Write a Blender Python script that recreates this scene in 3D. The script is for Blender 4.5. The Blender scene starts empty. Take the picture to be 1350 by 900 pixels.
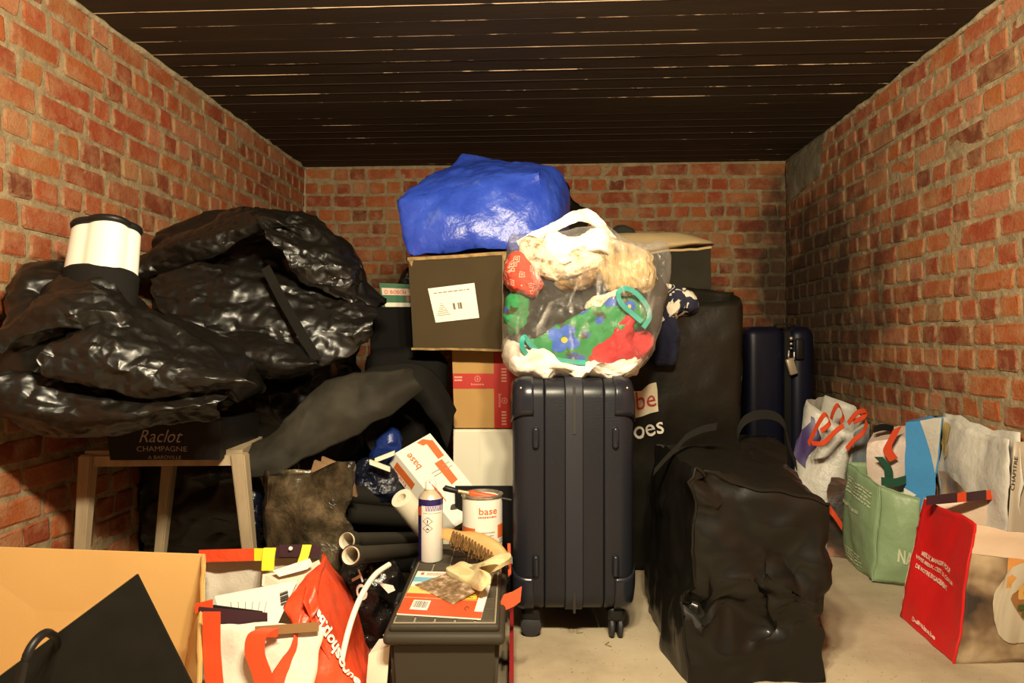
import bpy, bmesh, math, random
from mathutils import Vector, Matrix, noise
random.seed(7)
SC = bpy.context.scene
COL = SC.collection
# ------------------------------------------------------------ camera
HC = 0.85                       # camera height
YAW = math.atan(45 / 900)
FW = Vector((-math.sin(YAW), math.cos(YAW), 0)); RT = Vector((math.cos(YAW), math.sin(YAW), 0)); UP = Vector((0, 0, 1))
cd = bpy.data.cameras.new('camera'); cam = bpy.data.objects.new('camera', cd); COL.objects.link(cam)
cd.sensor_width = 36; cd.lens = 24; cd.clip_start = 0.02
cam.location = (0, 0, HC); cam.rotation_euler = (math.pi / 2, 0, YAW)
SC.camera = cam
# ------------------------------------------------------------ light and exposure
wd = bpy.data.worlds.new('world'); SC.world = wd; wd.use_nodes = True
wd.node_tree.nodes['Background'].inputs[0].default_value = (1.0, 0.78, 0.52, 1)
wd.node_tree.nodes['Background'].inputs[1].default_value = 0.022
def lamp(name, kind, loc, energy, col, size, aim=None, cone=None, blend=1.0):
    l = bpy.data.lights.new(name, kind); o = bpy.data.objects.new(name, l); COL.objects.link(o)
    l.energy = energy; l.color = col; o.location = loc
    if kind == 'AREA': l.size = size
    else: l.shadow_soft_size = size
    if cone: l.spot_size = math.radians(cone); l.spot_blend = blend
    if aim: o.rotation_euler = (Vector(aim) - Vector(loc)).to_track_quat('-Z', 'Y').to_euler()
    return o
for i, x in enumerate((-.12, .06, .24)):                # the tube lamp under the ceiling, just ahead of the camera
    lamp('tube_lamp', 'POINT', (x, .50, 1.70), 44, (1.0, 0.86, 0.60), .05)
SC.view_settings.view_transform = 'Standard'; SC.view_settings.look = 'None'
SC.view_settings.gamma = 1; SC.view_settings.use_curve_mapping = False
SC.view_settings.exposure = 1.2

# ------------------------------------------------------------ points
def W(px, py, d):               # the point seen at px, py at forward distance d
    return Vector((0, 0, HC)) + FW * d + RT * ((px - 675) * d / 900) + UP * ((450 - py) * d / 900)
def F(px, py): return Z(px, py, 0)
def Z(px, py, z): return W(px, py, (HC - z) * 900 / (py - 450))
def C(px, d, z):
    p = W(px, 450, d); p.z = z; return p
def px_of(p):
    q = Vector(p) - Vector((0, 0, HC)); d = q.dot(FW)
    return 675 + 900 * q.dot(RT) / d, 450 - 900 * q.z / d, d

# ------------------------------------------------------------ materials
def S(r, g, b):
    f = lambda c: c / 12.92 if c <= .04045 else ((c + .055) / 1.055) ** 2.4
    return (f(r / 255), f(g / 255), f(b / 255), 1)
class NT:
    def __init__(s, name):
        s.m = bpy.data.materials.new(name); s.m.use_nodes = True
        s.n = s.m.node_tree.nodes; s.l = s.m.node_tree.links
        s.b = s.n['Principled BSDF']; s.out = s.n['Material Output']
    def add(s, t, **k):
        o = s.n.new(t)
        for a, v in k.items():
            if hasattr(o, a): setattr(o, a, v)
            else: o.inputs[a.replace('_', ' ')].default_value = v
        return o
    def link(s, a, b): s.l.new(a, b)
    def coord(s, kind='Object', scale=(1, 1, 1), rot=(0, 0, 0)):
        if kind == 'World': src = s.add('ShaderNodeNewGeometry').outputs['Position']
        else: src = s.add('ShaderNodeTexCoord').outputs[kind]
        mp = s.add('ShaderNodeMapping'); mp.inputs['Scale'].default_value = scale; mp.inputs['Rotation'].default_value = rot
        s.link(src, mp.inputs['Vector']); return mp.outputs[0]
    def noise(s, vec, scale, detail=4, rough=.55, dist=0):
        o = s.add('ShaderNodeTexNoise'); o.inputs['Scale'].default_value = scale; o.inputs['Detail'].default_value = detail
        o.inputs['Roughness'].default_value = rough; o.inputs['Distortion'].default_value = dist
        s.link(vec, o.inputs['Vector']); return o.outputs['Fac']
    def ramp(s, fac, stops, interp='LINEAR'):
        o = s.add('ShaderNodeValToRGB'); e = o.color_ramp.elements; o.color_ramp.interpolation = interp
        while len(e) < len(stops): e.new(.5)
        for i, (p, c) in enumerate(stops): e[i].position = p; e[i].color = c if len(c) == 4 else (*c, 1)
        s.link(fac, o.inputs[0]); return o.outputs[0]
    def mix(s, fac, a, b, bt='MIX'):
        o = s.add('ShaderNodeMix', data_type='RGBA', blend_type=bt)
        for v, i in ((fac, 0), (a, 6), (b, 7)):
            if hasattr(v, 'is_linked') or hasattr(v, 'links'): s.link(v, o.inputs[i])
            else: o.inputs[i].default_value = v
        return o.outputs[2]
    def math(s, op, a, b=0.0):
        o = s.add('ShaderNodeMath', operation=op)
        for v, i in ((a, 0), (b, 1)):
            if hasattr(v, 'links'): s.link(v, o.inputs[i])
            else: o.inputs[i].default_value = v
        return o.outputs[0]
    def bump(s, h, strength, dist=.01, prev=None):
        o = s.add('ShaderNodeBump'); o.inputs['Strength'].default_value = strength; o.inputs['Distance'].default_value = dist
        s.link(h, o.inputs['Height'])
        if prev: s.link(prev, o.inputs['Normal'])
        s.link(o.outputs[0], s.b.inputs['Normal']); return o.outputs[0]
MATS = {}
def mat(name, col, rough=.6, col2=None, ns=6, bump=0, bs=25, bd=.004, spec=.5, metal=0, stretch=(1, 1, 1), lo=.35, hi=.65, sheen=0, fine=0, fs=300):
    if name in MATS: return MATS[name]
    t = NT(name); b = t.b
    b.inputs['Roughness'].default_value = rough; b.inputs['Metallic'].default_value = metal
    b.inputs['Specular IOR Level'].default_value = spec; b.inputs['Base Color'].default_value = col
    if sheen: b.inputs['Sheen Weight'].default_value = sheen
    v = t.coord('Object', stretch)
    if col2: t.link(t.ramp(t.noise(v, ns), [(lo, col), (hi, col2)]), b.inputs['Base Color'])
    pr = None
    if bump: pr = t.bump(t.noise(v, bs, 5, .6), bump, bd)
    if fine: t.bump(t.noise(v, fs, 2), fine, .001, pr)
    MATS[name] = t.m; return t.m

# ------------------------------------------------------------ objects
def wloc(o):
    v = Vector((0, 0, 0))
    while o: v += o.location; o = o.parent
    return v
def thing(name, label, cat, loc, group=None):
    o = bpy.data.objects.new(name, None); COL.objects.link(o); o.location = loc; o.empty_display_size = .05
    return tag(o, label, cat, group)
def tag(o, label, cat, group=None):
    o['label'] = label; o['category'] = cat
    if group: o['group'] = group
    return o
def obj(name, bm, m, parent=None, smooth=True, solid=0, label=None, subd=0):
    """link a bmesh given in world coordinates as one object"""
    if parent is None:
        xs = [v.co for v in bm.verts]
        base = Vector((sum(v.x for v in xs) / len(xs), sum(v.y for v in xs) / len(xs), min(v.z for v in xs)))
    else: base = wloc(parent)
    bmesh.ops.translate(bm, verts=bm.verts, vec=-base)
    me = bpy.data.meshes.new(name); bm.to_mesh(me); bm.free()
    o = bpy.data.objects.new(name, me); COL.objects.link(o)
    if parent is None: o.location = base
    else: o.parent = parent
    me.materials.append(m)
    if smooth:
        me.polygons.foreach_set('use_smooth', [True] * len(me.polygons)); me.set_sharp_from_angle(angle=math.radians(55))
    if solid:
        md = o.modifiers.new('thickness', 'SOLIDIFY'); md.thickness = solid; md.offset = -1
    if subd:
        md = o.modifiers.new('round', 'SUBSURF'); md.levels = subd; md.render_levels = subd
    if label: o['label'] = label
    return o
def sharp(o, ang=35):
    o.data.set_sharp_from_angle(angle=math.radians(ang)); return o

# ------------------------------------------------------------ shapes
def crumple(amp, f, seed, octv=2, st=(1, 1, 1), damp=None):
    off = Vector((seed * 3.17, seed * 1.71, seed * 5.3))
    def g(p):
        v = Vector((0, 0, 0)); a = amp; q = f
        for i in range(octv):
            n = noise.noise_vector(Vector((p.x * st[0], p.y * st[1], p.z * st[2])) * q + off)
            v += Vector((abs(n.x) - .28, abs(n.y) - .28, abs(n.z) - .28)) * a; a *= .5; q *= 2.1
        return p + v
    return g
def _hv(i, j, k, s):
    h = (i * 73856093 ^ j * 19349663 ^ k * 83492791 ^ s * 2654435761) & 0xffffffff
    h = (h ^ (h >> 15)) * 0x2c1b3c6d & 0xffffffff; h = (h ^ (h >> 12)) * 0x297a2d39 & 0xffffffff; h ^= h >> 15
    return ((h & 1023) / 511.5 - 1, (h >> 10 & 1023) / 511.5 - 1, (h >> 20 & 1023) / 511.5 - 1)
def facet(amp, f, seed, st=(1, 1, 1), octv=1, wob=.25, rot=.5):
    """crumpled sheet: displacement that is linear inside random simplices, with sharp creases between"""
    R = Matrix.Rotation(rot + seed * .7, 3, 'X') @ Matrix.Rotation(.4 + seed * .3, 3, 'Y')
    off = Vector((seed * 7.31, seed * 3.7, seed * 1.9))
    def lin(q, sd):
        sk = (q.x + q.y + q.z) / 3; x, y, z = q.x + sk, q.y + sk, q.z + sk
        i, j, k = math.floor(x), math.floor(y), math.floor(z); fr = [(x - i, 0), (y - j, 1), (z - k, 2)]; fr.sort(reverse=True)
        c = [i, j, k]; w0 = 1 - fr[0][0]; v = _hv(*c, sd); o = [v[0] * w0, v[1] * w0, v[2] * w0]
        for n in range(3):
            c[fr[n][1]] += 1; w = fr[n][0] - (fr[n + 1][0] if n < 2 else 0); v = _hv(*c, sd)
            o[0] += v[0] * w; o[1] += v[1] * w; o[2] += v[2] * w
        return Vector(o)
    def g(p):
        b = Vector((p.x * st[0], p.y * st[1], p.z * st[2])); q = R @ b * f + off
        if wob: q = q + noise.noise_vector(q * .6) * wob
        d = Vector((0, 0, 0)); a = amp
        for n in range(octv): d += lin(q, seed * 13 + n) * a; q = q * 2.3; a *= .42
        return p + d
    return g
def chain(*fs):
    def g(p):
        for f in fs: p = f(p)
        return p
    return g
ident = lambda p: p
class Surf:
    def __init__(s, f, centre=None):
        s.f = f; s.sg = 1
        if centre is not None:
            if s.nrm(.5, .5).dot(f(.5, .5) - centre) < 0: s.sg = -1
    def nrm(s, u, v):
        e = .004; a = s.f(u + e, v) - s.f(u - e, v); b = s.f(u, v + e) - s.f(u, v - e)
        n = a.cross(b); return (n.normalized() if n.length > 1e-12 else UP.copy()) * s.sg
    def at(s, u, v, off=0): return s.f(u, v) + s.nrm(u, v) * off if off else s.f(u, v)
def project(name, src, px, m, parent, off=.0015, sub=2, label=None):
    """flat print laid on a mesh object where these pixels meet it"""
    from mathutils.bvhtree import BVHTree
    mw = wloc(src); bv = BVHTree.FromPolygons([v.co + mw for v in src.data.vertices], [tuple(p.vertices) for p in src.data.polygons])
    bm = bmesh.new(); bm.faces.new([bm.verts.new((x, y, 0)) for x, y in px]); bmesh.ops.triangulate(bm, faces=bm.faces[:])
    bmesh.ops.subdivide_edges(bm, edges=bm.edges[:], cuts=sub, use_grid_fill=True)
    o = Vector((0, 0, HC))
    for v in bm.verts:
        dr = (W(v.co.x, v.co.y, 1) - o).normalized(); h = bv.ray_cast(o, dr)
        v.co = h[0] - dr * off if h[0] is not None else W(v.co.x, v.co.y, 2.0)
    return obj(name, bm, m, parent, label=label)
def quad(p00, p10, p11, p01, bulge=0, warp=ident, centre=None):
    n = (p10 - p00).cross(p01 - p00).normalized()
    if centre is not None and n.dot((p00 + p11) / 2 - centre) < 0: n = -n
    def f(u, v):
        p = p00 * (1 - u) * (1 - v) + p10 * u * (1 - v) + p11 * u * v + p01 * (1 - u) * v
        if bulge:
            uu = min(max(u, 0), 1); vv = min(max(v, 0), 1)
            p = p + n * bulge * (math.sin(math.pi * uu) * math.sin(math.pi * vv)) ** .6 if uu * vv * (1 - uu) * (1 - vv) > 1e-9 else p
        return warp(p)
    return Surf(f, centre)
def grid(bm, sf, nu, nv, u0=0, u1=1, v0=0, v1=1, off=0):
    vs = [[bm.verts.new(sf.at(u0 + (u1 - u0) * i / nu, v0 + (v1 - v0) * j / nv, off)) for j in range(nv + 1)] for i in range(nu + 1)]
    for i in range(nu):
        for j in range(nv):
            q = [vs[i][j], vs[i + 1][j], vs[i + 1][j + 1], vs[i][j + 1]]
            if sf.sg < 0: q.reverse()
            bm.faces.new(q)
class Hexa:
    """six-sided bag or box from eight corners; p = front bl br tr tl, back bl br tr tl"""
    def __init__(s, p, bulge={}, warp=ident):
        c = sum(p, Vector()) / 8; fbl, fbr, ftr, ftl, bbl, bbr, btr, btl = p
        Q = dict(front=(fbl, fbr, ftr, ftl), right=(fbr, bbr, btr, ftr), left=(bbl, fbl, ftl, btl), back=(bbr, bbl, btl, btr), top=(ftl, ftr, btr, btl), bottom=(bbl, bbr, fbr, fbl))
        s.q = Q; s.s = {k: quad(*v, bulge=bulge.get(k, 0), warp=warp, centre=c) for k, v in Q.items()}
    def bm(s, faces='front right left back top bottom', res=.03):
        bm = bmesh.new()
        for k in faces.split():
            a, b, c, d = s.q[k]
            nu = max(1, round((b - a).length / res)); nv = max(1, round((d - a).length / res))
            grid(bm, s.s[k], nu, nv)
        bmesh.ops.remove_doubles(bm, verts=bm.verts, dist=.0004)
        return bm
    def __getitem__(s, k): return s.s[k]
def hexa_at(tl, tr, br, bl, d, dep, **k):
    """front face from four pixel corners at distance d, going back by dep"""
    f = [W(*bl, d), W(*br, d), W(*tr, d), W(*tl, d)]
    return Hexa(f + [v + FW * dep for v in f], **k)
def patch(name, sf, u0, u1, v0, v1, m, parent, off=.0012, res=10, label=None):
    bm = bmesh.new(); grid(bm, sf, res, res, u0, u1, v0, v1, off); return obj(name, bm, m, parent, label=label)
def poly_patch(name, sf, uv, m, parent, off=.0014, label=None, sub=0):
    bm = bmesh.new(); vs = [bm.verts.new((u, v, 0)) for u, v in uv]; bm.faces.new(vs)
    bmesh.ops.triangulate(bm, faces=bm.faces[:])
    if sub: bmesh.ops.subdivide_edges(bm, edges=bm.edges[:], cuts=sub, use_grid_fill=True)
    for v in bm.verts: v.co = sf.at(v.co.x, v.co.y, off)
    return obj(name, bm, m, parent, label=label)
def blob_uv(cu, cv, ru, rv, n=20, wob=.15, seed=0):
    r = random.Random(seed); ph = r.random() * 6
    return [(cu + ru * math.cos(a) * (1 + wob * math.sin(3 * a + ph)), cv + rv * math.sin(a) * (1 + wob * math.sin(2 * a + ph))) for a in [2 * math.pi * i / n for i in range(n)]]
_T = {}
def text_mesh(s, bold=0, shear=0):
    k = (s, bold, shear)
    if k in _T: return _T[k]
    cu = bpy.data.curves.new('t', 'FONT'); cu.body = s; cu.offset = bold; cu.shear = shear; cu.resolution_u = 3; cu.align_x = 'LEFT'
    o = bpy.data.objects.new('t', cu); COL.objects.link(o)
    dg = bpy.context.evaluated_depsgraph_get(); dg.update(); me = o.evaluated_get(dg).to_mesh()
    vs = [v.co.copy() for v in me.vertices]; fs = [list(p.vertices) for p in me.polygons]
    o.evaluated_get(dg).to_mesh_clear(); bpy.data.objects.remove(o); bpy.data.curves.remove(cu)
    x0 = min(v.x for v in vs); x1 = max(v.x for v in vs); y0 = min(v.y for v in vs); y1 = max(v.y for v in vs)
    _T[k] = ([((v.x - x0) / (x1 - x0), (v.y - y0) / (y1 - y0)) for v in vs], fs); return _T[k]
def lettering(s, sf, o, ex, ey, m, parent, off=.002, bold=0, shear=0, name='lettering'):
    """text in the parallelogram o + x*ex + y*ey of a surface's u, v"""
    vs, fs = text_mesh(s, bold, shear); bm = bmesh.new()
    vv = [bm.verts.new(sf.at(o[0] + x * ex[0] + y * ey[0], o[1] + x * ex[1] + y * ey[1], off)) for x, y in vs]
    for f in fs:
        if len(set(f)) == len(f):
            try: bm.faces.new([vv[i] for i in f])
            except ValueError: pass
    return obj(name, bm, m, parent, smooth=False)
def lines_of_text(sf, u0, u1, vs, h, m, parent, seed=0, off=.002):
    """rows of print too small to read"""
    r = random.Random(seed); bm = bmesh.new()
    for v in vs:
        u = u0
        while u < u1:
            w = (u1 - u0) * r.uniform(.04, .13)
            if u + w > u1: break
            grid(bm, sf, 1, 1, u, u + w, v, v + h, off); u += w + (u1 - u0) * .025
    return obj('small_print', bm, m, parent, smooth=False)
def barcode(sf, u0, u1, v0, v1, mdark, mlight, parent, seed=0, off=.002):
    patch('barcode_label', sf, u0, u1, v0, v1, mlight, parent, off, 1)
    r = random.Random(seed); bm = bmesh.new(); du = u1 - u0; u = u0 + du * .08
    while u < u1 - du * .1:
        w = du * r.choice((.015, .03, .045)); grid(bm, sf, 1, 1, u, u + w, v0 + (v1 - v0) * .2, v1 - (v1 - v0) * .12, off + .0006); u += w + du * r.choice((.02, .035))
    return obj('barcode', bm, mdark, parent, smooth=False)
def smooth_loop(pts, n):
    out = []; m = len(pts); L = []
    for i in range(m):
        p0, p1, p2, p3 = (Vector(pts[(i + k - 1) % m]) for k in range(4))
        for t in [j / 12 for j in range(12)]:
            L.append(.5 * ((2 * p1) + (p2 - p0) * t + (2 * p0 - 5 * p1 + 4 * p2 - p3) * t * t + (3 * p1 - p0 - 3 * p2 + p3) * t ** 3))
    L.append(L[0]); acc = [0]
    for a, b in zip(L, L[1:]): acc.append(acc[-1] + (b - a).length)
    k = 0
    for i in range(n):
        s = acc[-1] * i / n
        while acc[k + 1] < s: k += 1
        f = (s - acc[k]) / max(1e-9, acc[k + 1] - acc[k]); out.append(L[k].lerp(L[k + 1], f))
    return out
def pad(pts, d, tf, tb=None, slope=(0, 0), p=2.2, warp=ident, n=90, rings=24, centre=None, clamp=None):
    """a closed soft body: outline in pixels at distance d, swelling tf to the front and tb to the back"""
    tb = tf if tb is None else tb
    L = smooth_loop([Vector((x, y)) for x, y in pts], n)
    c = Vector(centre) if centre else sum(L, Vector((0, 0))) / n
    bm = bmesh.new()
    def pos(q, off):
        dd = d + slope[0] * (q.x - c.x) + slope[1] * (q.y - c.y)
        w = warp(W(q.x, q.y, dd) + FW * off)
        if clamp: w = clamp(w)
        return bm.verts.new(w)
    R = {}
    for side, th in ((-1, tf), (1, tb)):
        for k in range(rings + 1):
            s = math.sin(math.pi / 2 * (1 - k / rings))
            if k == rings: R[side, k] = [pos(c, side * th)]; break
            if k == 0 and side == 1: R[1, 0] = R[-1, 0]; continue
            h = side * th * max(0, 1 - s ** p) ** (1 / p)
            R[side, k] = [pos(c + (q - c) * s, h) for q in L]
    for side in (-1, 1):
        for k in range(rings):
            a, b = R[side, k], R[side, k + 1]
            for i in range(n):
                j = (i + 1) % n
                f = [a[i], a[j], b[0]] if len(b) == 1 else [a[i], a[j], b[j], b[i]]
                if side == 1: f.reverse()
                bm.faces.new(f)
    bmesh.ops.recalc_face_normals(bm, faces=bm.faces)
    return bm
def box(bm, c, sx, sy, sz, bev=0, seg=2, rot=None):
    m = Matrix.Translation(c) @ (rot or Matrix()) @ Matrix.Diagonal((sx, sy, sz, 1))
    r = bmesh.ops.create_cube(bm, size=1, matrix=m)
    if bev: bmesh.ops.bevel(bm, geom=list({e for v in r['verts'] for e in v.link_edges}), offset=bev, segments=seg, affect='EDGES', profile=.5)
    return bm
def tube(bm, pts, r, n=10, cap=True):
    """round bar along points, r a number or a list"""
    P = [Vector(p) for p in pts]; rr = r if isinstance(r, (list, tuple)) else [r] * len(P); rows = []
    ref = Vector((0.13, 0.31, 0.94))
    for i, p in enumerate(P):
        t = (P[min(i + 1, len(P) - 1)] - P[max(i - 1, 0)]).normalized()
        a = t.cross(ref); a = a.normalized() if a.length > 1e-4 else t.orthogonal().normalized(); b = t.cross(a)
        rows.append([bm.verts.new(p + (a * math.cos(2 * math.pi * k / n) + b * math.sin(2 * math.pi * k / n)) * rr[i]) for k in range(n)])
    for x, y in zip(rows, rows[1:]):
        for k in range(n): bm.faces.new((x[k], x[(k + 1) % n], y[(k + 1) % n], y[k]))
    if cap: bm.faces.new(list(reversed(rows[0]))); bm.faces.new(rows[-1])
    bmesh.ops.recalc_face_normals(bm, faces=bm.faces)
    return bm
def spline(pts, n=24):
    P = [Vector(p) for p in pts]; out = []
    for i in range(len(P) - 1):
        p0, p1, p2, p3 = P[max(i - 1, 0)], P[i], P[i + 1], P[min(i + 2, len(P) - 1)]
        for t in [j / n for j in range(n)]:
            out.append(.5 * ((2 * p1) + (p2 - p0) * t + (2 * p0 - 5 * p1 + 4 * p2 - p3) * t * t + (3 * p1 - p0 - 3 * p2 + p3) * t ** 3))
    return out + [P[-1]]
def band(bm, pts, width, thick=.002, side=None, n=8):
    """a strap: ribbon along points, width vector constant or across the path"""
    P = spline(pts, n); rows = []
    for i, p in enumerate(P):
        t = (P[min(i + 1, len(P) - 1)] - P[max(i - 1, 0)]).normalized()
        s = Vector(side).normalized() if side else t.cross(FW).normalized()
        nn = s.cross(t).normalized() * thick / 2; s = s * width / 2
        rows.append([bm.verts.new(p + a) for a in (s + nn, -s + nn, -s - nn, s - nn)])
    for x, y in zip(rows, rows[1:]):
        for k in range(4): bm.faces.new((x[k], x[(k + 1) % 4], y[(k + 1) % 4], y[k]))
    bm.faces.new(rows[0]); bm.faces.new(rows[-1])
    bmesh.ops.recalc_face_normals(bm, faces=bm.faces); return bm
def lathe(bm, prof, base, n=32, M=None):
    rows = []
    for r, z in prof:
        rows.append([bm.verts.new(Vector((r * math.cos(2 * math.pi * k / n), r * math.sin(2 * math.pi * k / n), z))) for k in range(n)])
    for x, y in zip(rows, rows[1:]):
        for k in range(n): bm.faces.new((x[k], x[(k + 1) % n], y[(k + 1) % n], y[k]))
    if prof[0][0] > 1e-6: bm.faces.new(list(reversed(rows[0])))
    if prof[-1][0] > 1e-6: bm.faces.new(rows[-1])
    vs = [v for r in rows for v in r]
    for v in vs: v.co = (M @ v.co if M else v.co) + Vector(base)
    bmesh.ops.remove_doubles(bm, verts=vs, dist=1e-6)
    bmesh.ops.recalc_face_normals(bm, faces=bm.faces); return bm
def slab(bm, P, th):
    """plate from a planar outline in world points, thickness vector th"""
    a = [bm.verts.new(p) for p in P]; b = [bm.verts.new(p + th) for p in P]; n = len(P)
    bm.faces.new(list(reversed(a))); bm.faces.new(b)
    for i in range(n): bm.faces.new((a[i], a[(i + 1) % n], b[(i + 1) % n], b[i]))
    bmesh.ops.recalc_face_normals(bm, faces=bm.faces); return bm
def ribbon(top, bot, dt, db, bulge=0, warp=ident, n=14):
    """sheet between an upper and a lower pixel line, distances given as pairs"""
    T = spline([(x, y, 0) for x, y in top], n); B = spline([(x, y, 0) for x, y in bot], n)
    def pick(L, u):
        t = min(max(u, 0), 1) * (len(L) - 1); i = min(int(t), len(L) - 2); return L[i].lerp(L[i + 1], t - i)
    def f(u, v):
        a, b = pick(T, u), pick(B, u); d = (dt[0] + (dt[1] - dt[0]) * u) * v + (db[0] + (db[1] - db[0]) * u) * (1 - v)
        q = b.lerp(a, v); return warp(W(q.x, q.y, d) - FW * bulge * math.sin(math.pi * min(max(v, 0), 1)))
    return Surf(f, W(T[len(T) // 2].x, T[len(T) // 2].y, dt[0] + 1))
# ============================================================ the room
XL, XR, YB, ZC, Y0 = -1.452, 1.389, 4.04, 1.90, -0.9
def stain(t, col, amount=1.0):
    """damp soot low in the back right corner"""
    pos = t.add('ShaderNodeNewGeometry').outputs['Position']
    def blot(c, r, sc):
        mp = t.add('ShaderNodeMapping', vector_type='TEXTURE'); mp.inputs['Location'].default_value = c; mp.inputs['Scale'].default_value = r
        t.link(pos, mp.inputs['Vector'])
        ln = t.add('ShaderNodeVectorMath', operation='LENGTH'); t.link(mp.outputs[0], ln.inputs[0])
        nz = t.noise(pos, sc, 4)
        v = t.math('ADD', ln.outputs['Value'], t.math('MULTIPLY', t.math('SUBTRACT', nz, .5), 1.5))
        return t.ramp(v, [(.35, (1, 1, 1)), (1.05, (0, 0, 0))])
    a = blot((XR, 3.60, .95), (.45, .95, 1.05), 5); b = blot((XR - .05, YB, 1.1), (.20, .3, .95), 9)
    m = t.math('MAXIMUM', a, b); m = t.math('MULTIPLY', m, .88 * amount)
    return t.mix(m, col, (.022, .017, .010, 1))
def brick_mat(name, attr):
    t = NT(name); b = t.b; b.inputs['Roughness'].default_value = .85; b.inputs['Specular IOR Level'].default_value = .25
    if attr: rnd = t.add('ShaderNodeAttribute', attribute_name='tint').outputs['Fac']
    else: rnd = t.add('ShaderNodeObjectInfo').outputs['Random']
    col = t.ramp(rnd, [(0, (0.272, 0.062, 0.019)), (.12, (0.327, 0.087, 0.025)), (.26, (0.224, 0.047, 0.018)), (.38, (0.300, 0.074, 0.028)), (.50, (0.354, 0.126, 0.063)),
                       (.58, (0.184, 0.040, 0.017)), (.70, (0.272, 0.055, 0.021)), (.80, (0.313, 0.090, 0.024)), (.88, (0.136, 0.038, 0.018)), (.93, (0.340, 0.136, 0.061)), (.97, (0.245, 0.052, 0.024))], 'CONSTANT')
    pos = t.add('ShaderNodeNewGeometry').outputs['Position']
    n1 = t.noise(pos, 13, 6, .65); n2 = t.noise(pos, 48, 4, .7); n3 = t.noise(pos, 5, 3)
    col = t.mix(t.ramp(n1, [(.45, (0, 0, 0)), (.72, (.8, .8, .8))]), col, (.38, .20, .10, 1))       # worn, lime bloom
    col = t.mix(t.ramp(n2, [(.56, (0, 0, 0)), (.72, (.55, .55, .55))]), col, (.15, .055, .03, 1))
    col = t.mix(t.ramp(n3, [(.48, (0, 0, 0)), (.70, (.35, .35, .35))]), col, (.32, .20, .08, 1))
    if not attr:                 # mortar washed over the brick's edges
        sep = t.add('ShaderNodeSeparateXYZ'); t.link(t.add('ShaderNodeTexCoord').outputs['Generated'], sep.inputs[0])
        ez = t.math('ABSOLUTE', t.math('SUBTRACT', sep.outputs[2], .5)); ex = t.math('ABSOLUTE', t.math('SUBTRACT', sep.outputs[0], .5))
        e = t.math('ADD', t.math('MAXIMUM', ez, ex), t.math('MULTIPLY', t.math('SUBTRACT', t.noise(pos, 32, 5, .7), .5), .55))
        col = t.mix(t.ramp(e, [(.40, (0, 0, 0)), (.52, (.8, .8, .8))]), col, (.30, .215, .115, 1))
    n4 = t.noise(pos, 130, 3, .7)
    col = t.mix(t.ramp(n4, [(.60, (0, 0, 0)), (.70, (.6, .6, .6))]), col, (.09, .035, .02, 1))
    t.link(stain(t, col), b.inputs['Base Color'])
    t.bump(n4, .5, .003, t.bump(n2, .7, .005, t.bump(n1, .6, .010))); return t.m
M_brick = brick_mat('brick', False); M_brickf = brick_mat('brick field', True)
t = NT('mortar'); t.b.inputs['Roughness'].default_value = .95; t.b.inputs['Specular IOR Level'].default_value = .2
pos = t.add('ShaderNodeNewGeometry').outputs['Position']; n1 = t.noise(pos, 22, 6, .65); n2 = t.noise(pos, 4, 3)
col = t.ramp(n1, [(.3, (.18, .13, .07)), (.55, (.30, .225, .13)), (.75, (.42, .33, .20))])
col = t.mix(t.ramp(n2, [(.45, (0, 0, 0)), (.7, (.4, .4, .4))]), col, (.30, .22, .12, 1))
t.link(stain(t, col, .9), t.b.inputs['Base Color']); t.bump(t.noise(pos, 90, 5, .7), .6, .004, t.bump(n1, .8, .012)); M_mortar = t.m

def wall(name, o, ux, L, nrm):
    """mortar face from point o along ux for length L, rough, with a back 12 cm behind"""
    bm = bmesh.new(); nu, nv = int(L / .03), int(ZC / .03)
    g = [[None] * (nv + 1) for _ in range(nu + 1)]
    for i in range(nu + 1):
        for j in range(nv + 1):
            p = o + ux * (L * i / nu) + UP * (ZC * j / nv)
            g[i][j] = bm.verts.new(p + nrm * (.0045 * noise.noise(p * 9) + .003 * noise.noise(p * 31) - .001))
    for i in range(nu):
        for j in range(nv): bm.faces.new((g[i][j], g[i + 1][j], g[i + 1][j + 1], g[i][j + 1]))
    r = bmesh.ops.extrude_face_region(bm, geom=bm.faces[:])
    bmesh.ops.translate(bm, verts=[v for v in r['geom'] if isinstance(v, bmesh.types.BMVert)], vec=-nrm * .12)
    bmesh.ops.recalc_face_normals(bm, faces=bm.faces)
    me = bpy.data.meshes.new(name); bm.to_mesh(me); bm.free(); me.materials.append(M_mortar)
    ob = bpy.data.objects.new(name, me); COL.objects.link(ob); ob['kind'] = 'structure'; return ob
def brick_shape(w, h, seed):
    """weathered brick: irregular chamfered face proud of the mortar"""
    r = random.Random(seed); ring = []
    j = lambda a: r.uniform(-a, a)
    for sx, sz in ((-1, -1), (1, -1), (1, 1), (-1, 1)):
        cx, cz = sx * (w / 2 + j(.006)), sz * (h / 2 + j(.005)); k = r.uniform(.003, .012); q = r.uniform(.003, .010)
        a = (cx - sx * k, cz); b = (cx, cz - sz * q)
        ring += [b, a] if sx * sz > 0 else [a, b]
    # order the ring by angle so that it never crosses itself
    ring.sort(key=lambda p: math.atan2(p[1] / h, p[0] / w))
    V = [(x, .03, z) for x, z in ring] + [(x, .0005, z) for x, z in ring]
    V += [(x * (1 - .014 / w), -.0030 + j(.0012), z * (1 - .014 / h)) for x, z in ring]
    n = 8; Fc = []
    for a in (0, n):
        for i in range(n): Fc.append((a + i, a + (i + 1) % n, a + n + (i + 1) % n, a + n + i))
    Fc.append(tuple(range(2 * n, 3 * n)))
    return V, Fc
CO, ST, HD = .0815, .202, .101       # course, stretcher pitch, header pitch
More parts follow.
